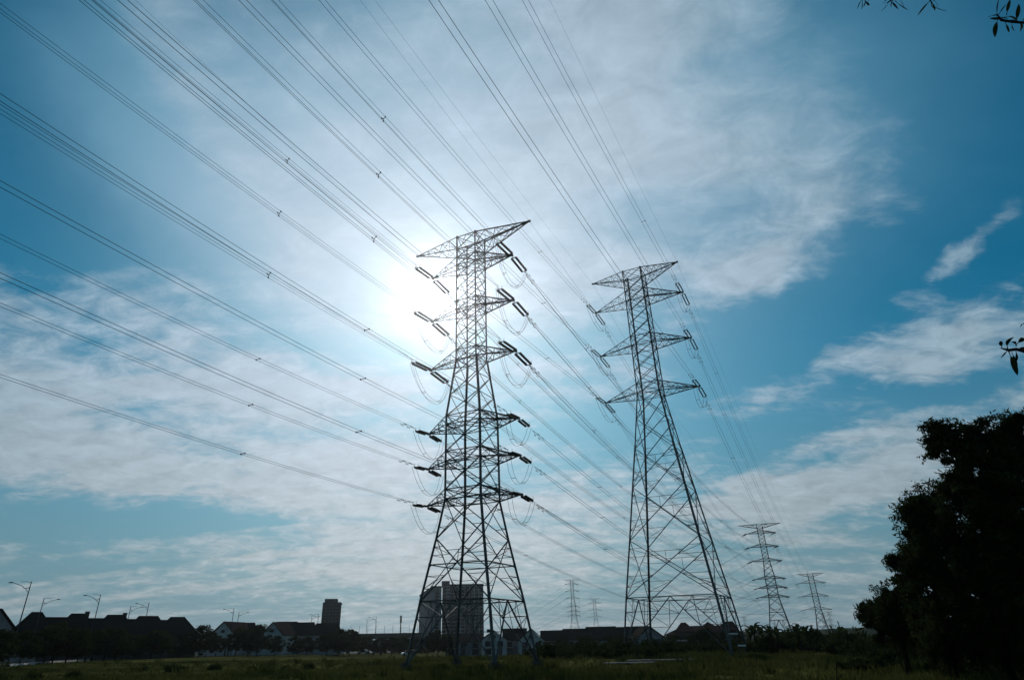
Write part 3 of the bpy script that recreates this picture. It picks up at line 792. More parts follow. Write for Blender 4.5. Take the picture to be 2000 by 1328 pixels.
# elevated railway
def viaduct():
    D = 345; a = at(676, D); b = at(822, D); d = b - a; L = d.length; rz = math.atan2(d.y, d.x)
    r = empty('viaduct', a, rz, 'long grey elevated railway crossing behind the trees left of the apartment block', 'viaduct')
    z = uz(750, 1239.5, D, a.z)
    m = MB(); m.box((L / 2, 0, z - .9), (L, 9, 1.5)); m.build('deck', CONC, r)
    for s in (-1, 1):
        m = MB(); m.box((L / 2, s * 4.6, z + .25), (L, .22, .9)); m.build('parapet', CONC, r)
    for i in range(6):
        m = MB(); x = L * (i + .5) / 6; m.tube([(x, 0, 0), (x, 0, z - 2.6)], 1.0, 10); m.box((x, 0, z - 2.1), (2.0, 7, .9)); m.build('pier', CONC, r)
    for i in range(9):
        m = MB(); x = L * (i + .5) / 9; m.tube([(x, -4.2, z), (x, -4.2, z + 4.2)], .07, 5); m.tube([(x, -4.2, z + 4.0), (x, -1.5, z + 4.3)], .05, 4); m.build('mast', DARKSTEEL, r)
viaduct()

# ------------------------------------------------------------------ street lamps
def lamp(px_base, D, py_top, px_top, side, label):
    p = at(px_base, D); H = uz(px_top, py_top, D, p.z)
    r = empty('street_lamp', p, -math.atan2(p.x, p.y), label, 'street lamp', 'twin rows of curved street lamps')
    s = side; k = H / 14.0
    m = MB(); m.tube([(0, 0, 0), (0, 0, H)], .15 * k, 8, r1=.075 * k); m.tube([(0, 0, 0), (0, 0, .5)], .24 * k, 8); m.build('pole', DARKSTEEL, r)
    m = MB()
    pts = []
    for i in range(13):
        t = i / 12; pts.append((s * 2.7 * k * t, 0, H - .95 * k - (.30 * k) * sin(pi * min(1, t * 2.2)) * (1 if t < .46 else 0) + (0 if t < .3 else (t - .3) * .9 * k)))
    m.tube(pts, .06 * k, 5, r1=.045 * k); ar = m.build('arm', DARKSTEEL, r)
    m = MB(); m.tube([(0, 0, H - .3 * k), (s * .8 * k, 0, H - .05 * k), (s * 1.6 * k, 0, H - .12 * k)], .035 * k, 5); m.build('scroll', DARKSTEEL, r)
    m = MB(); m.tube([(0, 0, H - 2.0 * k), (s * .55 * k, 0, H - 1.35 * k), (s * .9 * k, 0, H - 1.1 * k)], .045 * k, 5); m.build('brace', DARKSTEEL, r)
    m = MB(); e = Vector(pts[-1]); m.tube([e, e + Vector((s * .35 * k, 0, .03)), e + Vector((s * .8 * k, 0, .0))], [.06 * k, .13 * k, .05 * k], 6); m.build('lamp_head', DARKSTEEL, ar)
    return r
LP = [(27, 112, 1135, 70, -1, 'tallest curved street lamp at the far left, its arm pointing left'), (62, 150, 1167, 77, 1, 'curved street lamp just right of the tallest one, its arm pointing right'),
      (174, 142, 1160, 203, -1, 'second tall curved street lamp from the left with its arm pointing left'), (240, 184, 1183, 255, 1, 'short curved street lamp left of a taller one, over the fourth roof'),
      (275, 172, 1176, 297, -1, 'curved street lamp above the fourth dark roof, arm pointing left'), (447, 205, 1187, 454, -1, 'curved street lamp above the white gabled house, arm pointing left'),
      (458, 224, 1194, 463, 1, 'curved street lamp above the white gabled house, arm pointing right'), (617, 248, 1198, 619, -1, 'curved street lamp at the left edge of the small tower block'),
      (604, 272, 1202, 605.5, 1, 'short curved street lamp just left of the small tower block'), (732, 285, 1203, 735, -1, 'curved street lamp right of the small tower block, arm pointing left'),
      (714, 318, 1208, 715.5, 1, 'curved street lamp right of the small tower block, arm pointing right')]
for a in LP: lamp(*a)
# telecom mast
p = at(781, 300); H = uz(782, 1201, 300, p.z)
r = empty('telecom_mast', p, .2, 'slim dark mast with antenna head, just left of the apartment block', 'mast')
m = MB(); m.tube([(0, 0, 0), (0, 0, H - 1.8)], .28, 8, r1=.18); m.build('pole', DARKSTEEL, r)
m = MB()
for i in range(3): m.box((.28 * cos(i * 2.1), .28 * sin(i * 2.1), H - 1.5), (.3, .3, 2.8), i * 2.1)
m.build('antenna', DARKSTEEL, r)
m = MB(); m.tube([(0, 0, H - 5), (1.6, 0, H - 4.7), (3.4, 0, H - 4.8)], .06, 4); m.tube([(0, 0, H - 7), (1.4, 0, H - 6.7), (2.8, 0, H - 6.8)], .06, 4); m.build('bracket', DARKSTEEL, r)
p = at(1651, 420); H = uz(1646, 1212, 420, p.z)
r = empty('utility_pole', p, 0, 'thin leaning pole on the skyline left of the big dark trees', 'pole')
m = MB(); m.tube([(0, 0, 0), (-1.3, 0, H)], .35, 6, r1=.2); m.build('post', DARKSTEEL, r)
m = MB(); m.box((-1.15, 0, H - .9), (1.6, .16, .16)); m.build('crossbar', DARKSTEEL, r)

# ------------------------------------------------------------------ cars
def car(px, D, rz, paint, label):
    p = at(px, D); p.z += .18; r = empty('parked_car', p, rz, label, 'car', 'cars on the far road')
    prof = [(-2.1, .35), (-2.15, .75), (-1.5, .92), (-.95, 1.38), (.55, 1.42), (1.25, .98), (2.05, .82), (2.15, .4)]
    m = MB(); n = len(prof); vs = []
    for (x, z) in prof: vs += [(x, -.82 if z < 1 else -.66, z), (x, .82 if z < 1 else .66, z)]
    fs = [(2 * i, 2 * i + 2, 2 * i + 3, 2 * i + 1) for i in range(n - 1)] + [(2 * n - 2, 0, 1, 2 * n - 1)]
    fs += [tuple(2 * i for i in reversed(range(n))), tuple(2 * i + 1 for i in range(n))]
    m.add(vs, fs); m.build('body', paint, r)
    m = MB()
    for s in (-1, 1): m.add([(-1.3, s * .78, .95), (1.05, s * .78, .95), (.5, s * .70, 1.33), (-.85, s * .70, 1.33)], [(0, 1, 2, 3) if s < 0 else (3, 2, 1, 0)])
    m.build('side_window', GLASS, r)
    for x in (-1.35, 1.35):
        for y in (-.8, .8):
            m = MB(); m.tube([(x, y - .1, .32), (x, y + .1, .32)], .33, 12); m.build('wheel', RUBBER, r)
    for y in (-.6, .6):
        m = MB(); m.box((2.1, y, .66), (.1, .3, .14)); m.build('headlight', PAINTW, r)
for (px, D, rz, pt, lb) in [(386, 196, .2, PAINTW, 'white car beside the last house of the left row'), (672, 232, .3, PAINTW, 'pale car on the road below the small tower block'),
        (712, 240, .1, PAINTS, 'silver car left of the lamp post on the far road'), (724, 244, .2, PAINTW, 'white car just left of the lamp post on the far road'), (737, 240, .5, PAINTS, 'silver car just right of the lamp post on the far road'),
        (797, 238, .4, PAINTW, 'white car near the left leg of the six-armed pylon'), (803, 243, .2, PAINTS, 'silver car right beside the white one near the left pylon leg')]:
    car(px, D, rz, pt, lb)

# ------------------------------------------------------------------ foliage
def leaf_quads(mb, c, n, R, size, rng, up=.3, long=1.7):
    for _ in range(n):
        d = Vector((rng.gauss(0, 1), rng.gauss(0, 1), rng.gauss(0, 1))).normalized() * (rng.random() ** .42)
        q = c + Vector((d.x * R.x, d.y * R.y, d.z * R.z))
        a = Vector((rng.gauss(0, 1), rng.gauss(0, 1), rng.gauss(0, 1) - up)).normalized()
        b = a.cross(Vector((rng.gauss(0, 1), rng.gauss(0, 1), rng.gauss(0, 1)))).normalized()
        s = size * rng.uniform(.6, 1.35); l = s * long
        mb.v += [tuple(q - a * l * .5), tuple(q + b * s * .3 + a * l * .05), tuple(q + a * l * .5), tuple(q - b * s * .3 + a * l * .05)]
        k = len(mb.v); mb.f.append((k - 4, k - 3, k - 2, k - 1)); mb.m.append(0)
def crown_mesh(seed, R, H0, clumps, per, size, cr=.28, name='crown', material=LEAF, flat=1.0, skew=0):
    rng = random.Random(seed); mb = MB(); cs = []
    for i in range(clumps):
        u = rng.uniform(0, 2 * pi); v = rng.uniform(-.75, 1); rr = sqrt(max(0, 1 - v * v)) * rng.uniform(.45, 1.06)
        c = Vector((cos(u) * rr * R.x, sin(u) * rr * R.y, H0 + v * R.z * rng.uniform(.75, 1.06)))
        cs.append(c); k = rng.uniform(.6, 1.3) * cr * min(R.x, R.z)
        leaf_quads(mb, c, int(per * rng.uniform(.6, 1.3)), Vector((k, k, k * .7 * flat)), size, rng)
    return mb, cs
def limbs(mb, H0, cs, rng, r0, bend=.2, top=None):
    t = Vector((rng.uniform(-bend, bend), rng.uniform(-bend, bend), H0 * .55)); f = Vector((t.x * 1.6, t.y * 1.6, H0))
    mb.tube([(0, 0, -.2), t * .5, t, f], [r0 * 1.25, r0, r0 * .8, r0 * .55], 8)
    for c in cs:
        s = t.lerp(f, rng.uniform(.2, 1)); m_ = s.lerp(c, .5) + Vector((0, 0, -.06 * (c - s).length))
        mb.tube([s, m_, c], [r0 * .35, r0 * .22, r0 * .06], 5)
VAR = {}
def tree_variant(key, seed, R, H0, clumps, per, size, r0, material=LEAF, name='tree', cat='tree'):
    rng = random.Random(seed)
    mb, cs = crown_mesh(seed, R, H0, clumps, per, size, material=material)
    root = empty(name, (0, 0, 0)); cr_ = mb.build('crown', material, root)
    tb = MB(); limbs(tb, H0, cs[::3], rng, r0); tb.build('trunk', BARK, root)
    VAR[key] = [root, False]
def put(key, p, rz, s, label, cat, group, sz=None):
    root, used = VAR[key]
    o = root if not used else copy_tree(root)
    VAR[key][1] = True
    o.location = p; o.rotation_euler = (0, 0, rz); o.scale = (s, s, sz or s); tag(o, label, cat, group)
    return o
tree_variant('a', 1, Vector((3.5, 3.3, 3.3)), 3.9, 74, 80, .30, .12, LEAFD, 'roadside_tree')
tree_variant('b', 2, Vector((3.0, 2.9, 3.4)), 3.8, 70, 80, .28, .12, LEAFD, 'roadside_tree')
tree_variant('c', 3, Vector((4.2, 3.9, 3.1)), 3.9, 84, 84, .30, .14, LEAFD, 'roadside_tree')
rng = random.Random(11)
TG = 'trees along the road and among the houses'
def trees(lst, pre):
    for i, (px, D, topy, v) in enumerate(lst):
        p = at(px, D); h = uz(px, topy, D, p.z); s = h / 7.2
        yield p, s, v, px, i
left = [(-8, 106, 1226, 'c'), (48, 118, 1232, 'a'), (95, 126, 1222, 'b'), (112, 130, 1216, 'a'), (137, 132, 1222, 'c'), (160, 136, 1228, 'b'), (187, 141, 1232, 'a'), (210, 144, 1222, 'c'), (232, 147, 1230, 'b'), (243, 150, 1238, 'a'),
        (268, 155, 1238, 'b'), (300, 160, 1228, 'c'), (320, 165, 1236, 'a'), (352, 176, 1240, 'b')]
wh = ['cut off by the left edge', 'under the tallest street lamp', 'third from the left edge', 'under the first two roofs', 'just left of the second tall street lamp base', 'left of the second tall lamp post', 'right of the second tall lamp post', 'below the third dark roof',
      'right of the third roof gap', 'left of the short street lamp', 'below the fourth roof, left part', 'below the fourth roof, right part', 'below the last roof of the row', 'at the right end of the left row']
for (p, s, v, px, i) in trees(left, ''):
    put(v, p, rng.uniform(0, 6), s * 1.0, 'dark leafy roadside tree ' + wh[i], 'tree', TG, s)
mid = [(392, 180, 1219, 'b'), (405, 190, 1232, 'a'), (425, 186, 1240, 'c'), (463, 188, 1228, 'a'), (487, 186, 1222, 'c'), (505, 186, 1218, 'b'), (540, 190, 1242, 'a'), (575, 192, 1240, 'b'), (600, 194, 1244, 'a'), (640, 198, 1234, 'c'), (663, 204, 1229, 'a'), (672, 208, 1232, 'b'), (684, 215, 1230, 'a'),
       (700, 222, 1240, 'c'), (722, 226, 1243, 'a'), (745, 226, 1243, 'b'), (765, 226, 1242, 'c'), (790, 222, 1243, 'a'), (812, 210, 1243, 'b'), (835, 200, 1240, 'c'), (855, 196, 1232, 'a'), (872, 196, 1238, 'c')]
wh2 = ['with a bare twiggy top beside the last left house', 'left of the white gabled house', 'in front of the white gabled house', 'below the paired street lamps', 'in front of the raised ridge vent house', 'tallest one left of the steep white gable', 'before the steep white gable',
       'among the pale porch columns', 'before the second house from the tower block', 'directly below the small tower block', 'at the right foot of the small tower block', 'small round one right of the small tower block', 'round topped one at the left end of the viaduct',
       'below the left end of the viaduct', 'left of the tall lamp post before the viaduct', 'right of the tall lamp post before the viaduct', 'below the slim mast, left side', 'below the slim mast, right side', 'at the left leg of the six-armed pylon', 'below the left wing of the apartment block',
       'darkest one at the foot of the apartment block', 'at the right of the darkest one before the apartment block']
for (p, s, v, px, i) in trees(mid, ''):
    put(v, p, rng.uniform(0, 6), s, 'dark tree ' + wh2[i], 'tree', TG, s)
rt = [(1098, 170, 1243, 'a'), (1143, 165, 1240, 'c'), (1188, 150, 1240, 'b'), (1214, 146, 1238, 'a'), (1322, 150, 1240, 'b'), (1358, 140, 1234, 'c'), (1385, 138, 1226, 'a'), (1410, 140, 1232, 'b'), (1440, 150, 1236, 'a')]
wh3 = ['right of the large white gable', 'below the far pale six-armed pylon', 'below the long dark roof', 'left of the three-armed pylon leg', 'inside the three-armed pylon legs', 'before the broad red roofed building, left one', 'tallest one before the broad red roofed building',
       'before the broad red roofed building, right one', 'at the right leg of the three-armed pylon']
for (p, s, v, px, i) in trees(rt, ''):
    put(v, p, rng.uniform(0, 6), s, 'dark bushy tree ' + wh3[i], 'tree', TG, s)

# bushes: low foliage with stems
def bush_variant(key, seed, R, clumps, per, size, material=LEAFB):
    rng_ = random.Random(seed); mb = MB(); cs = []
    for i in range(clumps):
        u = rng_.uniform(0, 2 * pi); q = sqrt(rng_.random()); c = Vector((cos(u) * q * R.x, sin(u) * q * R.y, R.z * rng_.uniform(.15, 1) * (1 - .55 * q * q)))
        cs.append(c); k = rng_.uniform(.25, .5) * R.z
        leaf_quads(mb, c, per, Vector((k * 1.1, k * 1.1, k)), size, rng_, up=-.5)
    root = empty('bush', (0, 0, 0)); mb.build('foliage', material, root)
    st = MB()
    for c in cs[::2]: st.tube([(c.x * .25, c.y * .25, -.1), (c.x * .6, c.y * .6, c.z * .5), c], [.04, .03, .01], 4)
    st.build('stem', BARK, root); VAR[key] = [root, False]
bush_variant('p', 21, Vector((1.9, 1.7, 1.5)), 30, 60, .20)
bush_variant('q', 22, Vector((1.5, 1.5, 1.8)), 26, 60, .18, LEAFD)
bush_variant('r', 23, Vector((2.4, 1.8, 1.2)), 32, 60, .22, LEAFD)
bl = [(1065, 92, 1262, 'r'), (1085, 100, 1260, 'p'), (1112, 98, 1262, 'q'), (1140, 104, 1258, 'r'), (1165, 96, 1262, 'p'), (1192, 100, 1256, 'q'), (1216, 92, 1258, 'r'), (1243, 96, 1255, 'p'), (1258, 84, 1262, 'q'), (1285, 100, 1256, 'r'), (1300, 112, 1250, 'q'), (1326, 108, 1256, 'p'),
      (1350, 104, 1254, 'r'), (1372, 98, 1250, 'q'), (1398, 104, 1246, 'r'), (1420, 94, 1250, 'q'), (1443, 98, 1246, 'p'), (1466, 92, 1242, 'q'), (1496, 86, 1236, 'r'), (1528, 96, 1232, 'q'), (1556, 104, 1228, 'r'), (1585, 100, 1226, 'q'),
      (1615, 96, 1226, 'r'), (1645, 92, 1228, 'q'), (1668, 78, 1228, 'r'), (1690, 64, 1234, 'q'), (1730, 56, 1246, 'p'), (1770, 50, 1244, 'r'), (1810, 46, 1248, 'q'), (1870, 42, 1256, 'r'), (1940, 40, 1262, 'p'), (1475, 60, 1284, 'p'), (1690, 44, 1282, 'r'),
      (345, 64, 1292, 'q'), (365, 62, 1300, 'p'), (80, 54, 1306, 'q'), (158, 56, 1304, 'q'), (10, 52, 1304, 'q'), (290, 70, 1296, 'q'), (500, 60, 1300, 'q'), (566, 58, 1298, 'q'), (607, 60, 1300, 'p'), (427, 66, 1294, 'p')]
bl = [(q[0], q[1] * .82, q[2] - 9, q[3]) if 1060 < q[0] < 1310 else q for q in bl]
def nm(px):
    if px < 420: return 'small weedy bush standing alone in the grass, %s' % {345: 'the largest of the left field', 365: 'right beside the largest one', 80: 'below the tallest street lamp', 158: 'below the second tall lamp', 10: 'at the left edge', 290: 'left of the largest one'}[px]
    if px < 620: return 'low weed clump in the grass below %s' % {500: 'the dark middle trees', 566: 'the pale porch columns', 607: 'the small tower block', 427: 'the white gabled house'}[px]
    return None
words = ['first', 'second', 'third', 'fourth', 'fifth', 'sixth', 'seventh', 'eighth', 'ninth', 'tenth', 'eleventh', 'twelfth', 'thirteenth', 'fourteenth', 'fifteenth']
ci = 0
for (px, D, ty, v) in bl:
    p = at(px, D); h = max(.5, uz(px, ty, D, p.z)); b = {'p': 1.7, 'q': 2.0, 'r': 1.4}[v]
    L = nm(px)
    if not L:
        if px < 1308: L = '%s low dark shrub from the left, in the thicket before the three-armed pylon' % words[sum(1 for q in bl if 1050 < q[0] < px)]
        elif px < 1475: L = '%s dark shrub from the left, at the right feet of the three-armed pylon' % words[sum(1 for q in bl if 1308 < q[0] < px)]
        elif px == 1475: L = 'pale weedy shrub low in the bright grass before the banana plants'
        elif px < 1660: L = '%s dense shrub from the left, in the dark hedge behind the bright grass' % words[sum(1 for q in bl if 1475 < q[0] < px)]
        else: L = '%s shrub from the left, at the foot of the big dark trees' % words[sum(1 for q in bl if 1660 < q[0] < px)]
    s = h / b; put(v, p, rng.uniform(0, 6), max(s, .75 * (1 if px > 620 else s)), L, 'bush', 'shrubs and weeds around the field', s)

# banana plants
def banana(px, D, topy, seed, label):
    p = at(px, D); H = uz(px, topy, D, p.z); rg = random.Random(seed)
    r = empty('banana_plant', p, rg.uniform(0, 6), label, 'banana plant', 'banana plants at the edge of the grass')
    m = MB(); m.tube([(0, 0, -.1), (.05, 0, H * .35), (.1, .05, H * .62)], [.16, .13, .08], 8); m.build('stem', BARK, r)
    for i in range(8):
        a = i * 2.4 + rg.uniform(-.3, .3); L = H * rg.uniform(.42, .62); el = rg.uniform(.5, 1.4); m = MB(); n = 9; vs = []
        d = Vector((cos(a), sin(a), 0)); side = Vector((-sin(a), cos(a), 0)); q = Vector((.1, .05, H * .55))
        for k in range(n + 1):
            t = k / n; e = el - t * t * 1.5; q = q + (d * cos(e) + Vector((0, 0, sin(e)))) * (L / n)
            w = .34 * sin(pi * min(1, .06 + t * .94)) ** .6 * (H / 5) + .01; w *= rg.uniform(.8, 1.1)
            vs += [q - side * w + Vector((0, 0, .08)), q, q + side * w + Vector((0, 0, .08))]
        m.add(vs, [(3 * k + j, 3 * k + 3 + j, 3 * k + 4 + j, 3 * k + 1 + j) for k in range(n) for j in (0, 1)]); m.build('leaf', LEAFB, r)
for i, (px, D, ty, lb) in enumerate([(1478, 84, 1212, 'tall banana plant with upright leaves right of the three-armed pylon foot'), (1492, 88, 1216, 'second banana plant, between the tallest one and the distant pylon'), (1507, 86, 1213, 'broad leaved banana plant before the distant six-armed pylon'),
        (1520, 82, 1222, 'lower banana plant right of the broad leaved one'), (1564, 90, 1214, 'slim banana plant between the two distant pylons'), (1578, 95, 1216, 'upright banana plant left of the distant three-armed pylon foot'), (1466, 92, 1226, 'short banana plant nearest the three-armed pylon'), (1548, 88, 1232, 'drooping banana plant above the bright grass')]):
    banana(px, D, ty, 40 + i, lb)

# big dark trees on the right
def big_tree(seed, base, blobs, label, size=.16, dens=1.0, r0=.3, name='broadleaf_tree'):
    """blobs: crown masses (px, py, D, radius in photo px)"""
    rg = random.Random(seed); r = empty(name, base, 0, label, 'tree', 'big dark trees at the right'); mb = MB(); tb = MB(); cs = []
    for (px, py, D, R) in blobs:
        rr = ray(px, py); l = sqrt(rr.x ** 2 + rr.y ** 2); c0 = Vector((rr.x / l * D, rr.y / l * D, EYE + rr.z / l * D)) - base
        Rm = R / FPX * D * .97; nb_ = int(14 * dens) + 4
        cs.append(c0)
        for k in range(nb_):
            d = Vector((rg.gauss(0, 1), rg.gauss(0, 1), rg.gauss(0, 1))).normalized() * rg.uniform(.25, .98)
            c = c0 + d * Rm; kk = Rm * rg.uniform(.16, .36)
            # twig with leaves
            tb.tube([c0 + d * Rm * .15, c0 + d * Rm * .6 + Vector((0, 0, -.05)), c + d * kk * .5], [.035, .022, .006], 4)
            leaf_quads(mb, c, int(215 * dens), Vector((kk, kk, kk * .8)), size, rg, up=.5, long=2.2)
        for k in range(int(26 * dens)):     # stray sprigs outside the mass
            d = Vector((rg.gauss(0, 1), rg.gauss(0, 1), rg.gauss(0, 1))).normalized()
            c = c0 + d * Rm * rg.uniform(.95, 1.22)
            tb.tube([c0 + d * Rm * .6, c], [.014, .004], 4)
            leaf_quads(mb, c, 26, Vector((.22, .22, .22)), size * .9, rg, up=.5, long=2.3)
    mb.build('crown', LEAFD, r)
    zc = sum(c.z for c in cs) / len(cs); ctr = Vector((sum(c.x for c in cs) / len(cs), sum(c.y for c in cs) / len(cs), 0))
    t1 = Vector((ctr.x * .3, ctr.y * .3, zc * .45)); t2 = Vector((ctr.x * .8, ctr.y * .8, zc * .9))
    tb.tube([(0, 0, -.3), t1 * .5, t1, t2], [r0 * 1.3, r0, r0 * .8, r0 * .4], 10)
    for c in cs:
        s = t1.lerp(t2, rg.random()) if c.z > t1.z else t1 * .7
        tb.tube([s, s.lerp(c, .5) + Vector((rg.uniform(-.2, .2), rg.uniform(-.2, .2), -.1)), c], [r0 * .45, r0 * .28, r0 * .1], 6)
    tb.build('trunk', BARK, r)
    return r
b1 = at(2010, 30, 1290)
big_tree(5, b1, [(1846, 858, 27, 30), (1836, 842, 27, 16), (1872, 905, 27, 42), (1905, 860, 27.5, 34), (1960, 870, 28, 42), (2000, 850, 28, 36), (2040, 900, 28, 60), (1930, 930, 27, 52), (1985, 945, 28, 60), (2050, 1010, 28, 70), (1960, 1010, 28, 60), (1905, 985, 27, 48), (1872, 950, 27, 26),
    (1990, 1080, 28, 66), (1920, 1070, 28, 56), (2060, 1120, 28, 70), (1990, 1160, 28, 62), (1930, 1140, 28, 56), (1990, 1235, 29, 46), (1945, 1262, 30, 28), (2010, 1275, 30, 26)], 'tallest dark broadleaf tree, its crown cut off by the right edge', size=.085, dens=1.0, r0=.16)
b2 = at(1850, 31, 1280)
big_tree(6, b2, [(1800, 985, 29, 30), (1790, 1010, 29, 28), (1838, 1000, 29, 34), (1850, 1050, 29, 48), (1800, 1050, 29, 30), (1822, 1085, 29, 42), (1880, 1100, 29, 50), (1790, 1110, 29.5, 26), (1850, 1150, 29, 50), (1780, 1130, 30, 18), (1900, 1180, 29, 54), (1840, 1200, 30, 46), (1778, 1085, 30, 15), (1748, 1096, 30, 9), (1800, 1078, 30, 20), (1880, 1240, 30, 40), (1830, 1262, 31, 26)],
    'dark broadleaf tree with a ragged left side, left of the tallest one', size=.082, dens=1.0, r0=.13)
b3 = at(1762, 36, 1270)
big_tree(7, b3, [(1760, 1165, 36, 28), (1790, 1170, 36, 34), (1725, 1185, 37, 28), (1705, 1200, 37, 20), (1750, 1200, 36, 32), (1800, 1215, 36, 36), (1835, 1240, 36, 34), (1720, 1220, 36, 24), (1765, 1235, 36, 30)], 'low rounded dark tree at the left foot of the big trees', size=.10, dens=.9, r0=.12)
b4 = at(1965, 31, 1290)
big_tree(8, b4, [(1900, 1225, 31, 44), (1960, 1225, 31, 50), (2030, 1225, 31, 56), (1870, 1255, 32, 30), (1990, 1255, 31, 34), (1935, 1180, 32, 46), (2000, 1180, 33, 50)], 'dense low dark tree under the tallest crown at the right edge', size=.10, dens=1.1, r0=.13)

# near tree outside the right edge: only the ends of its branches come into view
def near_tree():
    base = Vector((9.2, 6.2, 0)); rg = random.Random(9)
    r = empty('acacia_tree', base, 0, 'near tree out of frame whose leafy twigs hang in at the upper right corner', 'tree')
    m = MB(); top = Vector((-.2, -.1, 8.4)); m.tube([(0, 0, -.2), (.1, 0, 3), (-.1, 0, 6), top], [.20, .16, .13, .08], 10); m.build('trunk', BARK, r)
    def pt(px, py, D):
        rr = ray(px, py); l = sqrt(rr.x ** 2 + rr.y ** 2); return Vector((rr.x / l * D, rr.y / l * D, EYE + rr.z / l * D)) - base
    def leaf(mb, q, d, L, w, curl):
        n = 6; vs = []; side = d.cross(Vector((rg.gauss(0, 1), rg.gauss(0, 1), rg.gauss(0, .5)))).normalized(); nrm = d.cross(side).normalized(); q = Vector(q)
        for k in range(n + 1):
            t = k / n; ww = w * sin(pi * (t * .96 + .02)) ** .75
            vs += [q - side * ww, q + nrm * ww * .35, q + side * ww]
            d = (d + nrm * curl / n + Vector((0, 0, -.10))).normalized(); q = q + d * L / n
        mb.add(vs, [(3 * k + j, 3 * k + 3 + j, 3 * k + 4 + j, 3 * k + 1 + j) for k in range(n) for j in (0, 1)])
    def branch(start, path, leaves):
        tw = MB(); lf = MB(); P = [start] + path
        tw.tube(P, [.05] + [.014] * (len(P) - 2) + [.003], 6)
        for (q, tgt, L, w, curl) in leaves:
            d = (tgt - q); tw.tube([q, q + d * .3], [.005, .002], 4); leaf(lf, q + d * .25, d.normalized(), L, w, curl)
        o = tw.build('branch', BARK, r); lf.build('leaves', LEAFD, o)
    D = 7.0
    px2m = D / FPX
    def lv(px, py, tx, ty, w=.016, curl=.8):
        q = pt(px, py, D); t = pt(tx, ty, D + rg.uniform(-.1, .1)); return (q, t, (t - q).length * .95, w, curl)
    branch(top, [pt(2080, 20, D), pt(2010, 46, D), pt(1975, 43, D), pt(1956, 40, D), pt(1946, 28, D)],
        [lv(1952, 34, 1936, 24, .020), lv(1958, 36, 1988, 24, .026, 1.4), lv(1950, 38, 1938, 60, .022), lv(1962, 42, 1972, 62, .010), lv(1966, 30, 1970, 6, .016), lv(1985, 44, 1990, 18, .020), lv(1978, 42, 1972, 58, .016),
         lv(1990, 44, 2004, 60, .022), lv(1956, 34, 1966, 38, .014), lv(1948, 32, 1945, 10, .006), lv(1950, 30, 1960, 14, .006), lv(1996, 44, 2006, 30, .02), lv(1960, 38, 1944, 36, .014), lv(1974, 40, 1984, 38, .016)])
    branch(top, [pt(2090, 640, D), pt(2010, 690, D), pt(1985, 682, D), pt(1970, 684, D), pt(1954, 680, D)],
        [lv(1957, 679, 1953, 667, .016), lv(1968, 682, 1964, 655, .026, -1.2), lv(1985, 676, 1978, 660, .020), lv(1984, 674, 2004, 654, .020), lv(1970, 686, 1986, 724, .022, .4), lv(1976, 688, 1986, 710, .014), lv(1982, 684, 2004, 680, .022), lv(1984, 686, 1990, 698, .020), lv(1968, 684, 1962, 692, .008), lv(2000, 632, 1990, 636, .01)])
    branch(top, [pt(2000, -60, D), pt(1850, -30, D), pt(1822, -4, D), pt(1815, 2, D)],
        [lv(1818, 1, 1798, 20, .010), lv(1818, 2, 1830, 22, .010), lv(1820, 4, 1814, 16, .007), lv(1822, 0, 1836, 10, .006), lv(1818, 4, 1828, 26, .006)])
    branch(top, [pt(1990, -70, D), pt(1790, -40, D), pt(1750, -4, D), pt(1732, 6, D)],
        [lv(1735, 5, 1726, 24, .016), lv(1738, 4, 1724, 10, .006), lv(1748, 2, 1768, 20, .006), lv(1740, 3, 1748, 10, .010), lv(1752, -2, 1770, 6, .012), lv(1730, 2, 1720, -4, .014), lv(1745, 0, 1736, 12, .012)])
    branch(top, [pt(1980, -90, D), pt(1740, -50, D), pt(1692, -10, D), pt(1684, -2, D)],
        [lv(1684, -2, 1686, 20, .007), lv(1688, 0, 1698, 12, .012), lv(1686, -2, 1674, 10, .006), lv(1690, -4, 1692, 10, .014), lv(1690, -4, 1702, 6, .012)])
near_tree()

# ------------------------------------------------------------------ field details
def slab(px, py, D, L, wd, label):
    p = at(px, D); r = empty('culvert_slab', p, -.04, label, 'concrete slab', 'concrete slabs lying in the grass')
    m = MB(); m.box((0, 0, .13), (L, wd, .07)); m.build('slab', SLAB, r)
    m = MB(); m.box((-L * .45, 0, .02), (.3, wd * .8, .16)); m.box((L * .45, 0, .02), (.3, wd * .8, .16)); m.build('end_block', CONC, r)
slab(1222, 1293, 55, 4.4, .8, 'long pale concrete slab flat in the grass, the nearer and left one')
slab(1285, 1289, 61, 5.4, .9, 'long pale concrete slab flat in the grass, the farther and right one')
# marker plates and a white rail near the second pylon
def rail(px, py, D, w, label):
    p = at(px, D); z = uz(px, py, D, p.z); r = empty('guard_rail', p, .05, label, 'rail', 'short white rails by the three-armed pylon')
    m = MB(); m.box((0, 0, z), (w, .05, .13)); m.build('board', PAINTW, r)
    m = MB()
    for s in (-1, 1): m.box((s * w * .4, .06, z / 2), (.06, .06, z)); 
    m.build('post', DARKSTEEL, r)
rail(1433, 1237, 84, 1.35, 'upper short white rail beside the right leg of the three-armed pylon')
rail(1448, 1260, 80, .85, 'lower short white rail beside the right leg of the three-armed pylon')
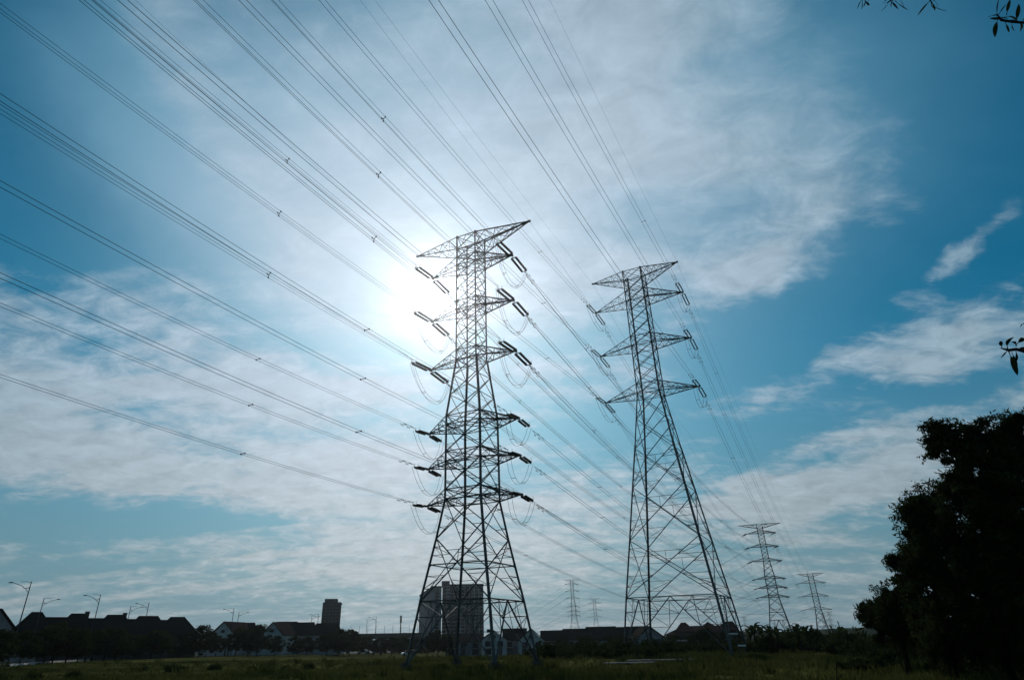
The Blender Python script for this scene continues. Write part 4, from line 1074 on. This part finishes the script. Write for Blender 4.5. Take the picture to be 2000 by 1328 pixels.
# leaning dead stick and a scrap of litter
p = at(1632, 26, 1320); r = empty('dead_branch', p, 0, 'bare broken branch poking up at the bottom right', 'branch')
m = MB(); m.tube([(-.05, 0, -.1), (.0, 0, .4), (.14, .03, .95)], [.025, .02, .008], 6); m.build('stick', BARK, r)
m = MB(); m.tube([(0, 0, .42), (.25, .02, .62), (.4, .04, .60)], [.014, .01, .005], 5); m.tube([(.1, 0, .7), (.32, .1, .42)], [.01, .004], 5); m.build('twig', BARK, r)
p = at(1984, 31, 1308); m = MB(); rg = random.Random(3); vs = []
for j in range(5):
    for i in range(7): vs.append((i * .09 - .27, j * .07 - .14, .10 + .06 * rg.random() + .05 * sin(i * 1.3)))
m.add(vs, [(j * 7 + i, j * 7 + i + 1, j * 7 + i + 8, j * 7 + i + 7) for j in range(4) for i in range(6)])
o = m.build('plastic_sheet', PAINTW); o.location = p; tag(o, 'crumpled white plastic scrap on the dark grass at the right edge', 'litter')

# grass: blades in tufts over the near field
def grass():
    rg = random.Random(77); mb = MB(); v = mb.v; f = mb.f
    for _ in range(42000):
        y = 24 + 86 * rg.random() ** 1.7; x = rg.uniform(-.86, .90) * (y + 2)
        dn = mnoise.noise(Vector((x * .07, y * .07, 1))) + .6 * mnoise.noise(Vector((x * .3, y * .3, 8)))
        if dn < -.15 and rg.random() < .6: continue
        z = gz(x, y) + bumps(x, y); h = (.16 + .34 * max(0, dn + .15)) * rg.uniform(.6, 1.5) * (.55 if x < -12 and y > 45 else 1)
        if abs(x) < 12 and 50 < y < 62: h *= .8
        for b in range(4):
            a = rg.uniform(0, 6.28); w = .022 + y * .0005; lx, ly = cos(a) * h * .35 * rg.random(), sin(a) * h * .35 * rg.random()
            bx, by = x + rg.uniform(-.16, .16), y + rg.uniform(-.16, .16); hh = h * rg.uniform(.6, 1.1); ca, sa = cos(a + 1.57) * w, sin(a + 1.57) * w
            k = len(v); v.append((bx - ca, by - sa, z - .03)); v.append((bx + ca, by + sa, z - .03)); v.append((bx + lx, by + ly, z + hh)); f.append((k, k + 1, k + 2))
    for _ in range(520):                      # taller weeds in clumps
        y = 26 + 80 * rg.random() ** 1.4; x = rg.uniform(-.84, .90) * (y + 2); H = rg.uniform(.30, .72)
        for b in range(26):
            a = rg.uniform(0, 6.28); q = rg.random() * .55; bx, by = x + cos(a) * q, y + sin(a) * q; z = gz(bx, by) + bumps(bx, by); hh = H * rg.uniform(.4, 1)
            a2 = rg.uniform(0, 6.28); w = .03 + .03 * rg.random(); m1 = hh * rg.uniform(.45, .7); lx, ly = cos(a) * hh * .3, sin(a) * hh * .3
            k = len(v); ca, sa = cos(a2) * w, sin(a2) * w
            v.append((bx, by, z - .03)); v.append((bx + lx * .4 + ca, by + ly * .4 + sa, z + m1)); v.append((bx + lx, by + ly, z + hh)); v.append((bx + lx * .4 - ca, by + ly * .4 - sa, z + m1)); f.append((k, k + 1, k + 2, k + 3))
    mb.m = [0] * len(f)
    tag(mb.build('grass', GRASSM), 'rough unmown grass over the near field', 'grass', kind='stuff')
grass()

# ------------------------------------------------------------------ haze
m = bpy.data.materials.new('air haze'); m.use_nodes = True; nt = m.node_tree; nt.nodes.clear()
out = nt.nodes.new('ShaderNodeOutputMaterial'); v = nt.nodes.new('ShaderNodeVolumePrincipled')
v.inputs['Color'].default_value = (.80, .86, .90, 1); v.inputs['Density'].default_value = HAZE_D; v.inputs['Anisotropy'].default_value = HAZE_G
nt.links.new(v.outputs[0], out.inputs['Volume'])
mb = MB(); mb.box((0, 1020, 27.5), (4600, 2600, 69)); tag(mb.build('haze', m), kind='stuff')
